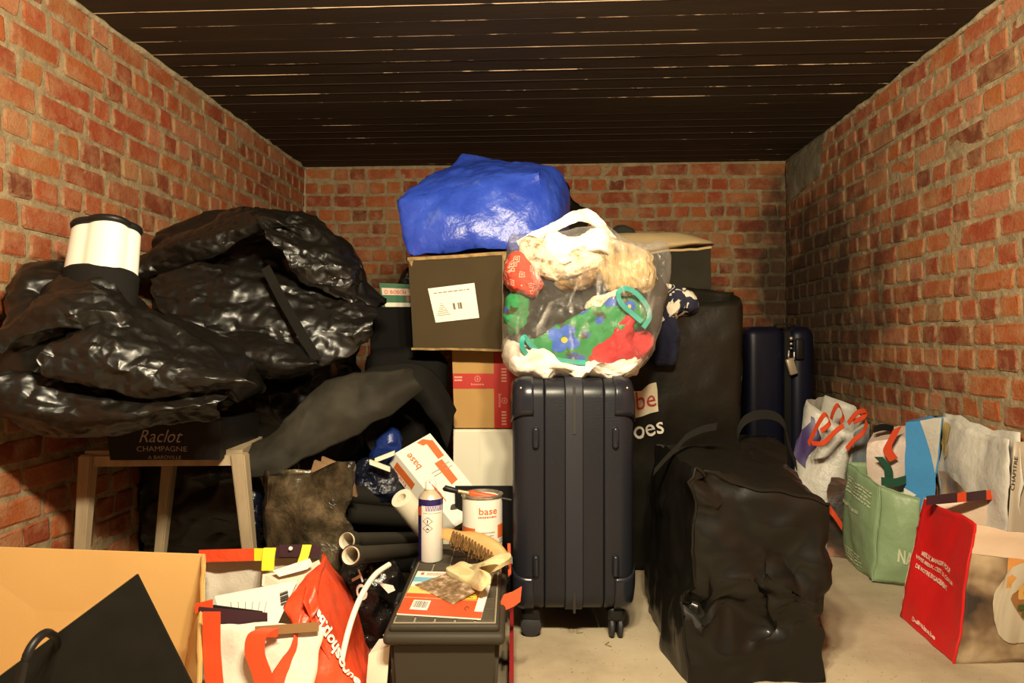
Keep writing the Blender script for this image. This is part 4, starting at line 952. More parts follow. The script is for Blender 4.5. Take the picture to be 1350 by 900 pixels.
poly_patch('printed_figure', fr, blob_uv(.30, .18, .12, .03, seed=5), MATS['dark print'], ob_, .0015)
bl = hx['left']
patch('printed_block', bl, .3, .72, .62, .93, M_orange, ob_, .001, 1); lettering('base', bl, (.25, .70), (0, .26) if False else (.0, .24), (-.2, 0), M_orange, ob_, .001)

# ============================================================ toolbox and the things on its lid
tx = thing('toolbox', 'dark grey plastic toolbox with ribbed lid in the foreground centre', 'toolbox', C(585, 1.75, 0))
M_tool = mat('toolbox plastic', (.038, .031, .021, 1), .6, spec=.25, fine=.3, fs=220, bump=.08, bs=60)
M_dust = mat('dusty plastic', (.26, .22, .155, 1), .75)
def TB(x, y, z): return C(585, 1.46, 0) + RT * (x) + FW * y + UP * z
w = .128; Ld = .60
hx = Hexa([TB(-.108, .02, 0), TB(.108, .02, 0), TB(.120, .012, .205), TB(-.120, .012, .205), TB(-.108, Ld - .02, 0), TB(.108, Ld - .02, 0), TB(.120, Ld - .012, .205), TB(-.120, Ld - .012, .205)])
bm = hx.bm(res=1); bmesh.ops.bevel(bm, geom=bm.edges[:], offset=.010, segments=3, affect='EDGES'); sharp(obj('body', bm, M_tool, tx), 50)
bm = bmesh.new(); box(bm, TB(0, Ld / 2, .213), .262, Ld + .012, .026, .011, 3, Matrix.Rotation(YAW, 4, 'Z')); sharp(obj('lid_rim', bm, M_tool, tx), 50)
bm = bmesh.new(); box(bm, TB(0, Ld / 2, .232), .238, Ld - .014, .018, .007, 3, Matrix.Rotation(YAW, 4, 'Z')); lid = sharp(obj('lid', bm, M_tool, tx), 50)
bm = bmesh.new(); box(bm, TB(0, Ld / 2, .2405), .222, Ld - .03, .003, 0, 1, Matrix.Rotation(YAW, 4, 'Z')); obj('lid_inset', bm, M_dust, lid, False, label='dusty grooves between the lid tiles')
for i in range(5):
    for j in range(9):
        bm = bmesh.new(); box(bm, TB(-.088 + .044 * i, .05 + .0625 * j, .2425), .0395, .0580, .006, .0012, 1, Matrix.Rotation(YAW, 4, 'Z'))
        o = obj('lid_tile', bm, mat('lid tile', (.075, .062, .043, 1), .7, (.055, .045, .03, 1), 12, spec=.25), lid, False)
for s in (-1, 1):
    for y in (.2, .46):
        bm = bmesh.new(); box(bm, TB(s * .130, y, .205), .012, .07, .05, .005, 2, Matrix.Rotation(YAW, 4, 'Z')); obj('latch', bm, M_black, tx)
LT = .2462
o = obj('red_strip', (lambda b: (slab(b, [TB(.140, .02, 0), TB(.140, .40, 0), TB(.140, .40, .13), TB(.140, .02, .13)], RT * .010), b)[1])(bmesh.new()), mat('dark red card', (.20, .007, .008, 1), .6), smooth=False); tag(o, 'dark red folder standing on edge along the right side of the toolbox', 'folder')
bm = bmesh.new(); P = [(660, 793), (664, 784), (676, 780), (688, 773), (686, 793), (678, 799), (662, 806)]; slab(bm, [W(x, y, 1.62 + .0006 * (x - 660)) for x, y in P], FW * .003)
o = obj('orange_tag', bm, mat('orange tag', (.70, .10, .035, 1), .5), smooth=False); tag(o, 'bright orange plastic tag jutting from the right side of toolbox', 'tag')
bm = bmesh.new(); slab(bm, [W(669, 716, 1.95), W(673, 716, 1.95), W(674, 756, 1.80), W(670, 760, 1.80)], FW * .006 - UP * .004); o = obj('red_strip', bm, MATS['orange tag'], smooth=False); tag(o, 'thin orange-red plastic strip along the toolbox edge below the paint can', 'strip')
# sandpaper pack
pk = thing('sandpaper_pack', 'flat red, yellow and white cardboard pack lying under the scraper', 'pack', Z(585, 790, LT))
tl, tr, br, bl_ = Z(551, 754, LT), Z(651, 757, LT), Z(634, 817, LT), Z(523, 810, LT)
bm = bmesh.new(); slab(bm, [bl_, br, tr, tl], UP * .003); obj('card', bm, M_boxw, pk, False)
sf = quad(bl_ + UP * .0032, br + UP * .0032, tr + UP * .0032, tl + UP * .0032, centre=bl_ - UP)
patch('printed_band', sf, 0, 1, 0, .44, mat('red print card', (.60, .075, .02, 1), .4), pk, .0003, 1)
patch('printed_band', sf, .0, .9, .44, .60, mat('cream yellow print', (.80, .55, .16, 1), .4), pk, .0003, 1)
patch('printed_band', sf, .48, .88, .36, .50, mat('yellow print', (.82, .50, .04, 1), .4), pk, .0005, 1)
patch('printed_band', sf, .0, .40, .72, .84, mat('light blue print', (.16, .45, .62, 1), .4), pk, .0003, 1)
patch('printed_band', sf, .90, 1, .12, .95, M_boxw, pk, .0008, 1)
patch('printed_line', sf, 0, .9, .33, .35, mat('orange line', (.75, .28, .08, 1), .4), pk, .0006, 1)
barcode(sf, .13, .34, .09, .29, M_ink, M_boxw, pk, 4, .0006)
patch('emblem', sf, .06, .10, .90, .96, M_red_ink, pk, .0006, 1)
lines_of_text(sf, .14, .40, [.935, .895], .016, M_red_ink, pk, 2, .0006); lines_of_text(sf, .6, .86, [.44, .39], .014, M_ink, pk, 6, .0008)
bm = bmesh.new(); tube(bm, [sf.at(.80 + .022 * math.cos(a), .17 + .035 * math.sin(a), .0006) for a in [i * .5 for i in range(11)]], .0009, 5); obj('emblem', bm, M_ink, pk)
poly_patch('printed_figure', sf, blob_uv(.22, .55, .09, .04, seed=2), mat('ochre print', (.55, .28, .05, 1), .4), pk, .0008)
# scraper
sp = thing('scraper', 'broad paint scraper with a rusty blade and cream handle lying across the pack', 'scraper', Z(610, 770, LT + .006))
t = NT('stained blade'); v = t.coord('Object'); n = t.noise(v, 45, 5, .65); t.link(t.ramp(n, [(.35, (.14, .08, .035)), (.52, (.30, .19, .10)), (.66, (.66, .52, .36))]), t.b.inputs['Base Color']); t.b.inputs['Metallic'].default_value = .3; t.b.inputs['Roughness'].default_value = .55
bm = bmesh.new(); zb_ = LT + .010; slab(bm, [Z(547, 771, zb_ - .006), Z(597, 797, zb_ - .006), Z(631, 778, zb_), Z(587, 757, zb_)], UP * .0015); obj('blade', bm, t.m, sp, False)
Hh = [(588, 755), (598, 750), (607, 745), (613, 748), (617, 749), (628, 749), (640, 745), (652, 739), (664, 734), (671, 733), (674, 737), (671, 742), (658, 750), (645, 756), (641, 760), (647, 764), (647, 769), (640, 774), (632, 779), (610, 768)]
zc = LT + .008; L = smooth_loop(Hh, 80); cc = Vector((628, 757)); bm = bmesh.new(); prev = None
rows = []
for k, (s, h) in enumerate(((1, 0), (1.0, .006), (.97, .011), (.86, .0145), (.6, .016), (.25, .0165))):
    rows.append([bm.verts.new(Z(cc.x + (q.x - cc.x) * (1 if s > .95 else s), cc.y + (q.y - cc.y) * s, zc + .050 * min(1, max(0, (q.x - 618) / 40))) + UP * h) for q in L])
for a, b in zip(rows, rows[1:]):
    for i in range(80): bm.faces.new((a[i], a[(i + 1) % 80], b[(i + 1) % 80], b[i]))
bm.faces.new(rows[-1]); bm.faces.new(rows[0]); bmesh.ops.recalc_face_normals(bm, faces=bm.faces)
obj('handle', bm, mat('cream scraper plastic', (.74, .64, .36, 1), .5, (.56, .44, .22, 1), 30), sp, label='cream paint-spattered handle')
# spray can
sy = thing('spray_can', 'white and dark blue spray can with a red straw, standing on the toolbox', 'can', Z(566, 741, LT))
cb_ = Z(566, 742, LT + .001) + FW * .033; R_ = .0335; Hc = .172
bm = bmesh.new(); lathe(bm, [(0, 0), (R_ - .002, 0), (R_, .003), (R_, Hc)], cb_, 40); sharp(obj('body', bm, mat('can white', (.80, .77, .68, 1), .3), sy), 50)
cyl = Surf(lambda u, v: cb_ + UP * (v * Hc) + (RT * math.sin((u - .5) * math.pi) - FW * math.cos((u - .5) * math.pi)) * R_, cb_ + UP * .08)
M_dblue = mat('dark blue print', (.020, .012, .10, 1), .3)
patch('printed_band', cyl, -.15, 1.15, .90, .999, M_dblue, sy, .0006, 24); patch('printed_band', cyl, -.2, .27, .02, .92, M_dblue, sy, .0006, 12)
patch('printed_panel', cyl, .03, .26, .74, .88, M_red_ink, sy, .0012, 8); patch('printed_panel', cyl, .01, .10, .55, .72, mat('yellow can print', (.80, .62, .03, 1), .3), sy, .0012, 4)
lines_of_text(cyl, .40, .95, [.86, .82], .035, mat('violet print', (.30, .24, .42, 1), .4), sy, 3, .0009)
lines_of_text(cyl, .34, .85, [.78], .008, M_grey_ink, sy, 8, .0009)
for v0 in (.66, .545):
    bm = bmesh.new(); tube(bm, [cyl.at(.455 + .125 * a, v0 + .062 * b, .0012) for a, b in ((0, 1), (1, 0), (0, -1), (-1, 0), (0, 1))], .0006, 4, False); obj('hazard_mark', bm, M_ink, sy)
poly_patch('hazard_sign', cyl, [(.455 + .016 * a, .645 + .014 * b) for a, b in ((-1, 0), (-.6, 2.6), (.6, 2.6), (1, 0))], M_ink, sy, .0012); poly_patch('hazard_sign', cyl, [(.455 + .012 * math.cos(i), .63 + .006 * math.sin(i)) for i in range(6)], M_ink, sy, .0012)
poly_patch('hazard_sign', cyl, [(.455 + .04 * a, .525 + .025 * b) for a, b in ((-1, 0), (-.9, .8), (-.4, .5), (-.1, 1.5), (.3, .7), (.8, .9), (1, 0), (.4, -.1), (.2, .5), (-.2, .2))], M_ink, sy, .0012)
bm = bmesh.new(); lathe(bm, [(R_, Hc), (R_ - .002, Hc + .004), (R_ - .006, Hc + .010), (.020, Hc + .018), (.0175, Hc + .019), (.0175, Hc + .024), (.016, Hc + .025), (0, Hc + .025)], cb_, 40); obj('dome', bm, mat('pale metal dome', (.66, .56, .40, 1), .3, metal=.4), sy)
bm = bmesh.new(); lathe(bm, [(.0155, Hc + .025), (.0155, Hc + .040), (.013, Hc + .046), (0, Hc + .047)], cb_, 24); obj('spray_cap', bm, M_boxw, sy)
a = cb_ + UP * (Hc + .044) - FW * .014
bm = bmesh.new(); tube(bm, [a - RT * .003 + UP * .002, a + RT * .020 - UP * .022, a + RT * .044 - UP * .052], .0013, 6); obj('straw', bm, M_red_ink, sy, label='red straw')
# paint can
pc = thing('paint_can', 'white paint can with orange printing at the back of the toolbox', 'can', Z(636, 710, LT))
pb_ = Z(636, 713, LT + .001) + FW * .0; Rp = .0585; Hp = .152
d_ = px_of(pb_)[2]
pb_ = C(636, 2.0, LT + .001)
bm = bmesh.new(); lathe(bm, [(0, 0), (Rp, 0), (Rp, Hp)], pb_, 48); sharp(obj('body', bm, M_boxw, pc), 50)
M_tin = mat('tin', (.62, .56, .45, 1), .25, metal=.8)
bm = bmesh.new(); lathe(bm, [(Rp, Hp - .002), (Rp + .0025, Hp), (Rp + .0025, Hp + .006), (Rp - .004, Hp + .008), (Rp - .008, Hp + .004), (Rp - .012, Hp - .002), (Rp - .016, Hp - .004), (0, Hp - .004)], pb_, 48); obj('lid', bm, M_tin, pc, label='metal lid with rolled rim')
cyl = Surf(lambda u, v: pb_ + UP * (v * Hp) + (RT * math.sin((u - .5) * math.pi) - FW * math.cos((u - .5) * math.pi)) * Rp, pb_ + UP * .06)
patch('printed_band', cyl, -.05, .40, .20, .46, M_orange, pc, .0006, 14); patch('printed_band', cyl, .78, 1.1, .25, .50, M_orange, pc, .0006, 10); patch('printed_band', cyl, .44, .76, .04, .16, M_orange, pc, .0006, 8)
lettering('base', cyl, (.46, .72), (.30, 0), (0, .13), M_orange, pc, .0008, .012)
lines_of_text(cyl, .45, .76, [.655], .03, M_orange, pc, 3, .0008); lines_of_text(cyl, .50, .72, [.37, .31, .25, .20], .022, M_grey_ink, pc, 6, .0008); lines_of_text(cyl, .82, 1.0, [.2, .15], .02, M_grey_ink, pc, 7, .0008)
# small scraper knife lying across the can
kn = thing('window_scraper', 'thin scraper with black and red grip lying across the paint can', 'scraper', pb_ + UP * (Hp + .01))
Pk = lambda x, y: W(x, y, 1.99)
bm = bmesh.new(); tube(bm, [Pk(585, 642), Pk(586, 643), Pk(598, 646), Pk(604, 647.5)], [.006, .009, .0085, .006], 12); obj('end_grip', bm, M_black, kn, label='black end grip')
bm = bmesh.new(); tube(bm, [Pk(603, 647), Pk(620, 650)], .0055, 10); obj('shaft', bm, mat('dull brass', (.45, .36, .18, 1), .4, metal=.5), kn, label='metal shaft')
bm = bmesh.new(); tube(bm, [Pk(618, 649), Pk(621, 650), Pk(640, 653.5), Pk(658, 657), Pk(661, 658)], [.005, .0095, .0085, .0095, .006], 12); obj('grip', bm, M_red_ink, kn, label='red grip')
bm = bmesh.new(); tube(bm, [Pk(660, 656.5), Pk(674, 659)], .005, 8); obj('tip', bm, M_black, kn)
# wire brush
wbr = thing('wire_brush', 'curved wooden brush with brown bristles lying between can and scraper', 'brush', Z(625, 735, LT))
M_bwood = mat('brush wood', (.56, .33, .11, 1), .5, (.48, .26, .08, 1), 5, .1, 30, .002, stretch=(1, 8, 8))
bp = [(580, 699), (590, 696), (606, 700), (626, 701), (645, 707), (660, 717), (671, 731), (673, 741), (664, 745), (652, 738), (632, 727), (612, 714), (596, 710), (582, 709)]
obj('handle', pad(bp, 1.86, .012, .012, p=4, n=70, rings=8, slope=(-.0005, -.001)), M_bwood, wbr)
rb = random.Random(9); bm = bmesh.new()
for i in range(16):
    for j in range(6):
        f = i / 15; x = 598 + 62 * f + rb.uniform(-.5, .5); y = 708 + 36 * f ** 1.25 - j * 1.5; dd = 1.855 - .005 * j
        a = W(x, y, dd); b = W(x - 3 + rb.uniform(-3, 3), y + 15 + rb.uniform(-2, 2), dd - .045 + rb.uniform(-.006, .006))
        tube(bm, [a, b], [.0035, .0018], 4)
o = obj('bristles', bm, mat('brown bristle', (.22, .115, .030, 1), .7, (.12, .06, .018, 1), 90), wbr); o['kind'] = 'stuff'
# dark carton with white letters behind the can
o = thing('lettered_carton', 'black carton with white letters, between the paint can and suitcase', 'box', C(664, 2.25, 0))
hx = Hexa([C(600, 2.22, 0), C(684, 2.22, 0), W(684, 640, 2.22), W(600, 640, 2.22), C(600, 2.45, 0), C(680, 2.45, 0), W(680, 640, 2.45) - UP * .02, W(600, 640, 2.45) - UP * .02])
obj('body', hx.bm(), M_black, o, False); lettering('ja', hx['front'], ((664 - 600) / 84, .30), (.16, 0), (0, .13), M_white, o, .002, .02)
# ============================================================ foreground left: carton
fc = thing('open_carton', 'open brown cardboard carton with black outside, nearest at lower left', 'box', C(110, 1.4, 0))
M_cardblk = mat('black carton outside', (.008, .0075, .005, 1), .75, (.011, .010, .007, 1), 20, .2, 90, .001, .15)
M_cardin = mat('carton inside', (.70, .43, .155, 1), .85, (.64, .39, .135, 1), 3, .15, 8, .004, .2, fine=.15, fs=200)
d = 1.56
bl, br, tr, tl = C(-70, d, 0), C(238, d - .01, 0), W(269, 731, d), W(-70, 719, d + .03)
bm = bmesh.new(); slab(bm, [bl, br, tr, tl], FW * .006); obj('back_wall', bm, M_cardin, fc, False)
nb, nt = C(232, 1.30, 0), W(262, 905, 1.32)
bm = bmesh.new(); q = quad(br, nb, nt, tr, .01, crumple(.008, 12, 3)); grid(bm, q, 10, 10); obj('side_wall', bm, M_cardin, fc, solid=.006)
bm = bmesh.new(); slab(bm, [bl + UP * .002, br + UP * .002, nb + UP * .002, C(-160, 1.2, .002)], UP * .004); obj('bottom', bm, M_cardin, fc, False)
nl = C(-160, 1.22, 0); ftl = C(-160, 1.22, .19); ftr = C(262, 1.31, .19)
bm = bmesh.new(); slab(bm, [nl, nb, ftr, ftl], FW * -.006); obj('front_wall', bm, M_cardin, fc, False)
tip, r_, lo, l_ = W(180, 757, 1.27), W(254, 905, 1.30), C(150, 1.26, .17), W(-60, 935, 1.20)
bm = bmesh.new(); slab(bm, [tip, r_, lo, l_], FW * .005 + UP * .001); obj('flap', bm, M_cardblk, fc, False, label='black corner flap')
bm = bmesh.new(); tube(bm, [l_ + UP * .002 + FW * .003, tip + UP * .002 + FW * .003], .0022, 6); obj('raw_edge', bm, M_card, fc)
bm = bmesh.new(); tube(bm, [q.at(u / 12, 1, .0) for u in range(13)] , .004, 6); obj('raw_edge', bm, M_card, fc)
bm = bmesh.new(); tube(bm, spline([W(22, 960, 1.02), W(26, 900, 1.02), (W(38, 858, 1.03)), W(56, 836, 1.06), W(68, 836, 1.12), W(76, 850, 1.24), W(78, 920, 1.30)], 10), .0065, 10)
o = obj('cord_loop', bm, M_black); tag(o, 'black cord loop rising in front of the open carton', 'cord')
# the loose foot of the cord stands in the carton
# ============================================================ red and white shopper
M_tarp = mat('red tarpaulin', (.62, .052, .014, 1), .42, (.66, .075, .022, 1), 5, .5, 14, .012, .5)
M_wtarp = mat('white tarpaulin', (.66, .60, .50, 1), .5, (.72, .66, .56, 1), 5, .5, 12, .012, .4)
M_yel = mat('yellow band', (.82, .60, .02, 1), .5)
sb = thing('shopping_bag', 'red and white woven shopper lying open between the carton and toolbox', 'bag', C(370, 1.6, 0))
cr = chain(facet(.014, 6, 51), facet(.005, 18, 5, octv=2))
bkw = quad(C(276, 1.74, 0), C(470, 1.80, 0), W(425, 735, 1.72), W(272, 730, 1.70), .0, cr, C(360, 1.5, .1))
def two(name, sf, m, par, nu, nv, **k):
    bm = bmesh.new(); grid(bm, sf, nu, nv, **k); return obj(name, bm, m, par, solid=.0016)
ins = Vector(C(360, 1.6, .5))
two('back_panel', bkw, M_wtarp, sb, 24, 24)
rs = quad(C(500, 1.44, 0), C(490, 1.82, 0), W(428, 722, 1.74), W(400, 790, 1.44), .02, cr, C(360, 1.6, .1))
two('side_panel', rs, M_tarp, sb, 30, 24)
# the red front flap folds across from the side panel
ff = quad(W(345, 925, 1.36), C(508, 1.42, 0), W(418, 770, 1.50), W(385, 840, 1.40), .012, cr, C(360, 1.8, .1))
two('front_flap', ff, M_tarp, sb, 26, 22)
tr_ = quad(W(395, 842, 1.41), W(425, 800, 1.46), W(429, 724, 1.72), W(376, 806, 1.46), .02, cr, C(360, 1.8, .1))
two('front_flap', tr_, M_tarp, sb, 14, 14)
fp = quad(C(274, 1.38, 0), W(405, 960, 1.36), W(432, 826, 1.42), W(272, 824, 1.44), .02, cr, C(360, 1.9, .1))
two('front_panel', fp, M_wtarp, sb, 24, 20)
# printed top rims
def rim(a, b, dd, h, m, name='rim'):
    bm = bmesh.new(); slab(bm, [W(*a, dd), W(*b, dd), W(b[0], b[1] + h, dd - .004), W(a[0], a[1] + h, dd - .004)], FW * .003); return obj(name, bm, m, sb, False)
rim((262, 725), (337, 723), 1.690, 16, M_tarp); rim((335, 723), (352, 723), 1.686, 16, M_yel); rim((368, 718), (400, 718), 1.690, 16, mat('dark printed film', (.045, .018, .025, 1), .4)); rim((352, 721), (422, 719), 1.694, 15, MATS['dark printed film'])
rim((257, 796), (280, 790), 1.452, 12, M_tarp); rim((262, 800), (352, 808), 1.446, 18, MATS['dark printed film']); rim((336, 826), (420, 820), 1.412, 12, mat('brown printed film', (.25, .13, .05, 1), .5)); rim((352, 829), (366, 827), 1.408, 12, M_tarp)
bm = bmesh.new(); bmesh.ops.create_uvsphere(bm, u_segments=10, v_segments=6, radius=.0055, matrix=Matrix.Translation(W(383, 723, 1.686))); obj('white_dot', bm, M_white, sb)
for pts, wd, m in (([(279, 806), (279, 850), (281, 880), (284, 915)], .036, M_red), ([(358, 828), (340, 836), (336, 860), (346, 890), (352, 920)], .040, M_red), ([(356, 722), (354, 735), (353, 752)], .030, M_yel), ([(405, 718), (402, 730), (398, 742)], .022, M_yel)):
    bm = bmesh.new(); dd = (1.40, 1.375) if m is M_red else (1.684, 1.66)
    band(bm, [W(x, y, dd[0] + (dd[1] - dd[0]) * i / (len(pts) - 1) - (.012 if pts[0][0] == 358 else 0)) for i, (x, y) in enumerate(pts)], wd, .003, RT); obj('strap', bm, m, sb)
M_wprint = mat('white print', (.84, .78, .66, 1), .5)
# upside-down lettering down the red side
def place(sf, x, y):
    u, v = .5, .5
    for _ in range(60):
        q = px_of(sf.at(u, v)); e = .01; a = px_of(sf.at(u + e, v)); b = px_of(sf.at(u, v + e))
        J = [[(a[0] - q[0]) / e, (b[0] - q[0]) / e], [(a[1] - q[1]) / e, (b[1] - q[1]) / e]]; det = J[0][0] * J[1][1] - J[0][1] * J[1][0]
        if abs(det) < 1e-6: break
        dx, dy = x - q[0], y - q[1]; u += .5 * (dx * J[1][1] - dy * J[0][1]) / det; v += .5 * (-dx * J[1][0] + dy * J[0][0]) / det
        u = min(max(u, -.2), 1.2); v = min(max(v, -.2), 1.2)
    return u, v
def text_px(s, sf, o, x, y, m, par, off=.003, bold=0, shear=0):
    o, x, y = place(sf, *o), place(sf, *x), place(sf, *y)
    return lettering(s, sf, o, (x[0] - o[0], x[1] - o[1]), (y[0] - o[0], y[1] - o[1]), m, par, off, bold, shear)
SHOPPER_FRONT = ff
text_px('euroshop.be', ff, (480, 898), (420, 798), (465, 906), M_wprint, sb, .006, .03)
# contents
def sheet(name, label, cat, P, m, th=.004, bend=0):
    bm = bmesh.new(); slab(bm, P, FW * th); return tag(obj(name, bm, m, smooth=False), label, cat)
o = thing('card_sleeve', 'white printed card with a barcode sticking out of the red and white shopper', 'card', W(340, 800, 1.60))
sf = quad(W(300, 842, 1.52), W(360, 836, 1.50), W(392, 765, 1.60), W(283, 786, 1.62), centre=W(340, 800, 1.9))
bm = bmesh.new(); slab(bm, [sf.at(0, 0), sf.at(1, 0), sf.at(1, 1), sf.at(0, 1)], FW * .004); obj('card', bm, M_boxw, o, False)
bcd = text_px
a, b, c, e = place(sf, 371, 799), place(sf, 382, 795), place(sf, 369, 781), place(sf, 380, 777)
bs = quad(sf.at(*a, .002), sf.at(*b, .002), sf.at(*e, .002), sf.at(*c, .002), centre=W(340, 800, 1.9))
rr = random.Random(3); bm = bmesh.new(); v = 0
while v < 1:
    h = rr.choice((.04, .07, .11)); grid(bm, bs, 1, 1, 0, 1, v, min(1, v + h), .0005); v += h + rr.choice((.05, .08))
obj('barcode', bm, M_ink, o, False)
for k in range(6):
    u0 = .18 + .10 * k; bm = bmesh.new(); grid(bm, sf, 1, 1, u0, u0 + .012, .35, .80 - .03 * k, .002); obj('small_print', bm, M_grey_ink, o, False)
sheet('black_folder', 'black folder edge lying inside the red and white shopper', 'folder', [W(262, 806, 1.50), W(268, 796, 1.53), W(345, 806, 1.52), W(350, 816, 1.50), W(346, 830, 1.47), W(300, 828, 1.47)], M_black)
sheet('paper_sheet', 'crumpled pinkish paper at the top of the red and white shopper', 'paper', [W(345, 772, 1.64), W(346, 757, 1.66), W(395, 750, 1.66), W(420, 738, 1.66), W(424, 748, 1.64), W(408, 772, 1.60), W(394, 785, 1.58)], mat('pink paper', (.74, .56, .44, 1), .6), .003)
sheet('paper_slip', 'small white paper slip on the pinkish paper in the shopper', 'paper', [W(360, 752, 1.64), W(408, 736, 1.64), W(412, 744, 1.63), W(405, 750, 1.63), W(368, 760, 1.63)], M_boxw, .002)
# ============================================================ cable, black printed bags beside the toolbox
bm = bmesh.new(); tube(bm, spline([C(436, 1.43, .02), W(446, 900, 1.46), W(452, 862, 1.48), W(462, 822, 1.52), W(476, 786, 1.58), W(494, 758, 1.66), W(513, 744, 1.72)], 10), .0068, 10)
o = obj('white_cable', bm, mat('white cable', (.78, .72, .60, 1), .4)); tag(o, 'curved white plastic conduit rising left of the toolbox', 'cable')
M_pbag = mat('glossy black printed bag', (.006, .0055, .005, 1), .2, None, 3, .7, 22, .012, .6)
pbg = thing('printed_bag', 'glossy black plastic bag with white letters crushed under the drain pipes', 'bag', C(485, 1.80, 0))
obj('bag_body', pad([(448, 900), (446, 830), (448, 770), (456, 742), (480, 738), (520, 742), (536, 770), (530, 850), (522, 905)], 1.86, .10, .08, warp=chain(facet(.02, 9, 3), facet(.01, 22, 4, octv=2)), n=80, rings=24, p=3, clamp=lambda p: keep_in(p)), M_pbag, pbg)
face = quad(W(446, 860, 1.735), W(530, 860, 1.735), W(530, 742, 1.735), W(446, 742, 1.735), centre=W(485, 800, 2))
text_px('TO', face, (461, 757), (474, 794), (474, 750), M_white, pbg, .0, .02); text_px('w', face, (503, 852), (516, 850), (505, 836), M_white, pbg, 0, .02)
o = obj('white_scrap', (lambda b: (slab(b, [W(499, 768, 1.73), W(518, 772, 1.73), W(521, 778, 1.73), W(512, 782, 1.73)], FW * .003), b)[1])(bmesh.new()), M_boxw, smooth=False); tag(o, 'small white plastic scrap on the glossy black printed bag', 'scrap')
o = obj('beige_carton', Hexa([C(478, 1.50, 0), C(505, 1.49, 0), W(514, 851, 1.50), W(486, 862, 1.50), C(480, 1.70, 0), C(514, 1.70, 0), W(520, 840, 1.66), W(500, 842, 1.66)]).bm(), M_cream, smooth=False); tag(o, 'small beige carton at the foot of the toolbox left side', 'box')
# ============================================================ right-hand bags along the wall
M_woven = mat('greyish white woven plastic', (.52, .49, .43, 1), .4, (.60, .57, .50, 1), 6, .6, 14, .014, .5)
M_bluew = mat('pale blue woven plastic', (.40, .48, .52, 1), .4, None, 6, .5, 16, .012)
M_purple = mat('purple print', (.050, .026, .12, 1), .45)
M_photo = None
def photo_mat(name, stops, scale, seed, rough=.4):
    t = NT(name); v = t.coord('Object'); t.b.inputs['Roughness'].default_value = rough
    mp = t.add('ShaderNodeMapping'); mp.inputs['Location'].default_value = (seed, seed * 2, seed); t.link(v, mp.inputs['Vector'])
    t.link(t.ramp(t.noise(mp.outputs[0], scale, 3, .5), stops), t.b.inputs['Base Color']); t.bump(t.noise(v, 14, 5), .5, .010); MATS[name] = t.m; return t.m
def wall_x(p, m=.02):
    p.x = min(p.x, XR - m); return p
wb_ = thing('woven_bag', 'white woven shopper with purple print and red handles, by the navy suitcase', 'bag', C(1095, 2.9, 0))
cr = chain(facet(.022, 6, 61), facet(.006, 18, 6), wall_x)
d = 2.80
hx = Hexa([C(1040, d, 0), C(1116, d - .02, 0), W(1122, 572, d), W(1064, 530, d + .12), C(1050, d + .35, 0), C(1150, d + .2, 0), W(1168, 552, d + .16), W(1086, 522, d + .34)], bulge=dict(front=.03), warp=cr)
obj('bag_body', hx.bm('front right left back', .03), M_woven, wb_, solid=.002)
fr = hx['front']; rg = hx['right']
lp = [(1062, 548), (1066, 546), (1073, 552), (1074, 560), (1080, 566), (1084, 572), (1082, 580), (1074, 588), (1066, 598), (1062, 612), (1058, 622), (1052, 612), (1046, 600), (1044, 590), (1052, 580), (1058, 570), (1064, 562), (1070, 558), (1068, 553)]
lp = [(1069, 548), (1074, 551), (1075, 558), (1080, 568), (1083, 577), (1076, 590), (1066, 600), (1062, 618), (1056, 612), (1046, 598), (1050, 580), (1058, 566), (1069, 556)]
poly_patch('printed_shape', fr, [place(fr, *p) for p in lp], M_purple, wb_, .004, 'purple printed shape', 2)
patch('printed_panel', rg, .05, .95, .35, .98, M_bluew, wb_, .003, 10)
for pts, dd in (([(1066, 585), (1072, 572), (1080, 556), (1088, 546), (1094, 556), (1090, 562), (1082, 568)], 2.68), ([(1070, 584), (1085, 584), (1100, 570), (1112, 560)], 2.66), ([(1095, 558), (1098, 544), (1105, 534), (1112, 548), (1108, 556)], 2.9), ([(1118, 558), (1130, 544), (1142, 542), (1138, 550), (1125, 556)], 2.82), ([(1116, 592), (1126, 580), (1138, 570), (1143, 556)], 2.72)):
    bm = bmesh.new(); band(bm, [wall_x(W(x, y, dd)) for x, y in pts], .022, .003, UP * .7 + FW * .7); obj('handle', bm, M_red, wb_)
lb = obj('low_bag', Hexa([C(1092, 2.70, 0), C(1120, 2.66, 0), W(1120, 642, 2.70), W(1092, 636, 2.72), C(1094, 2.76, 0), C(1122, 2.74, 0), W(1122, 632, 2.76), W(1094, 628, 2.77)], warp=crumple(.02, 8, 3)).bm(res=.03), photo_mat('dark photo print', [(.35, (.02, .014, .010)), (.52, (.10, .05, .03)), (.66, (.34, .17, .11))], 7, 2)); tag(lb, 'low dark printed bag wedged behind the left edge of green shopper', 'bag')
bm = bmesh.new(); band(bm, [W(1091, 668, 2.64), W(1098, 676, 2.62), W(1110, 694, 2.62)], .03, .003, UP); o = obj('red_strap', bm, M_red); tag(o, 'loose red strap on the floor beside the green shopper', 'strap')
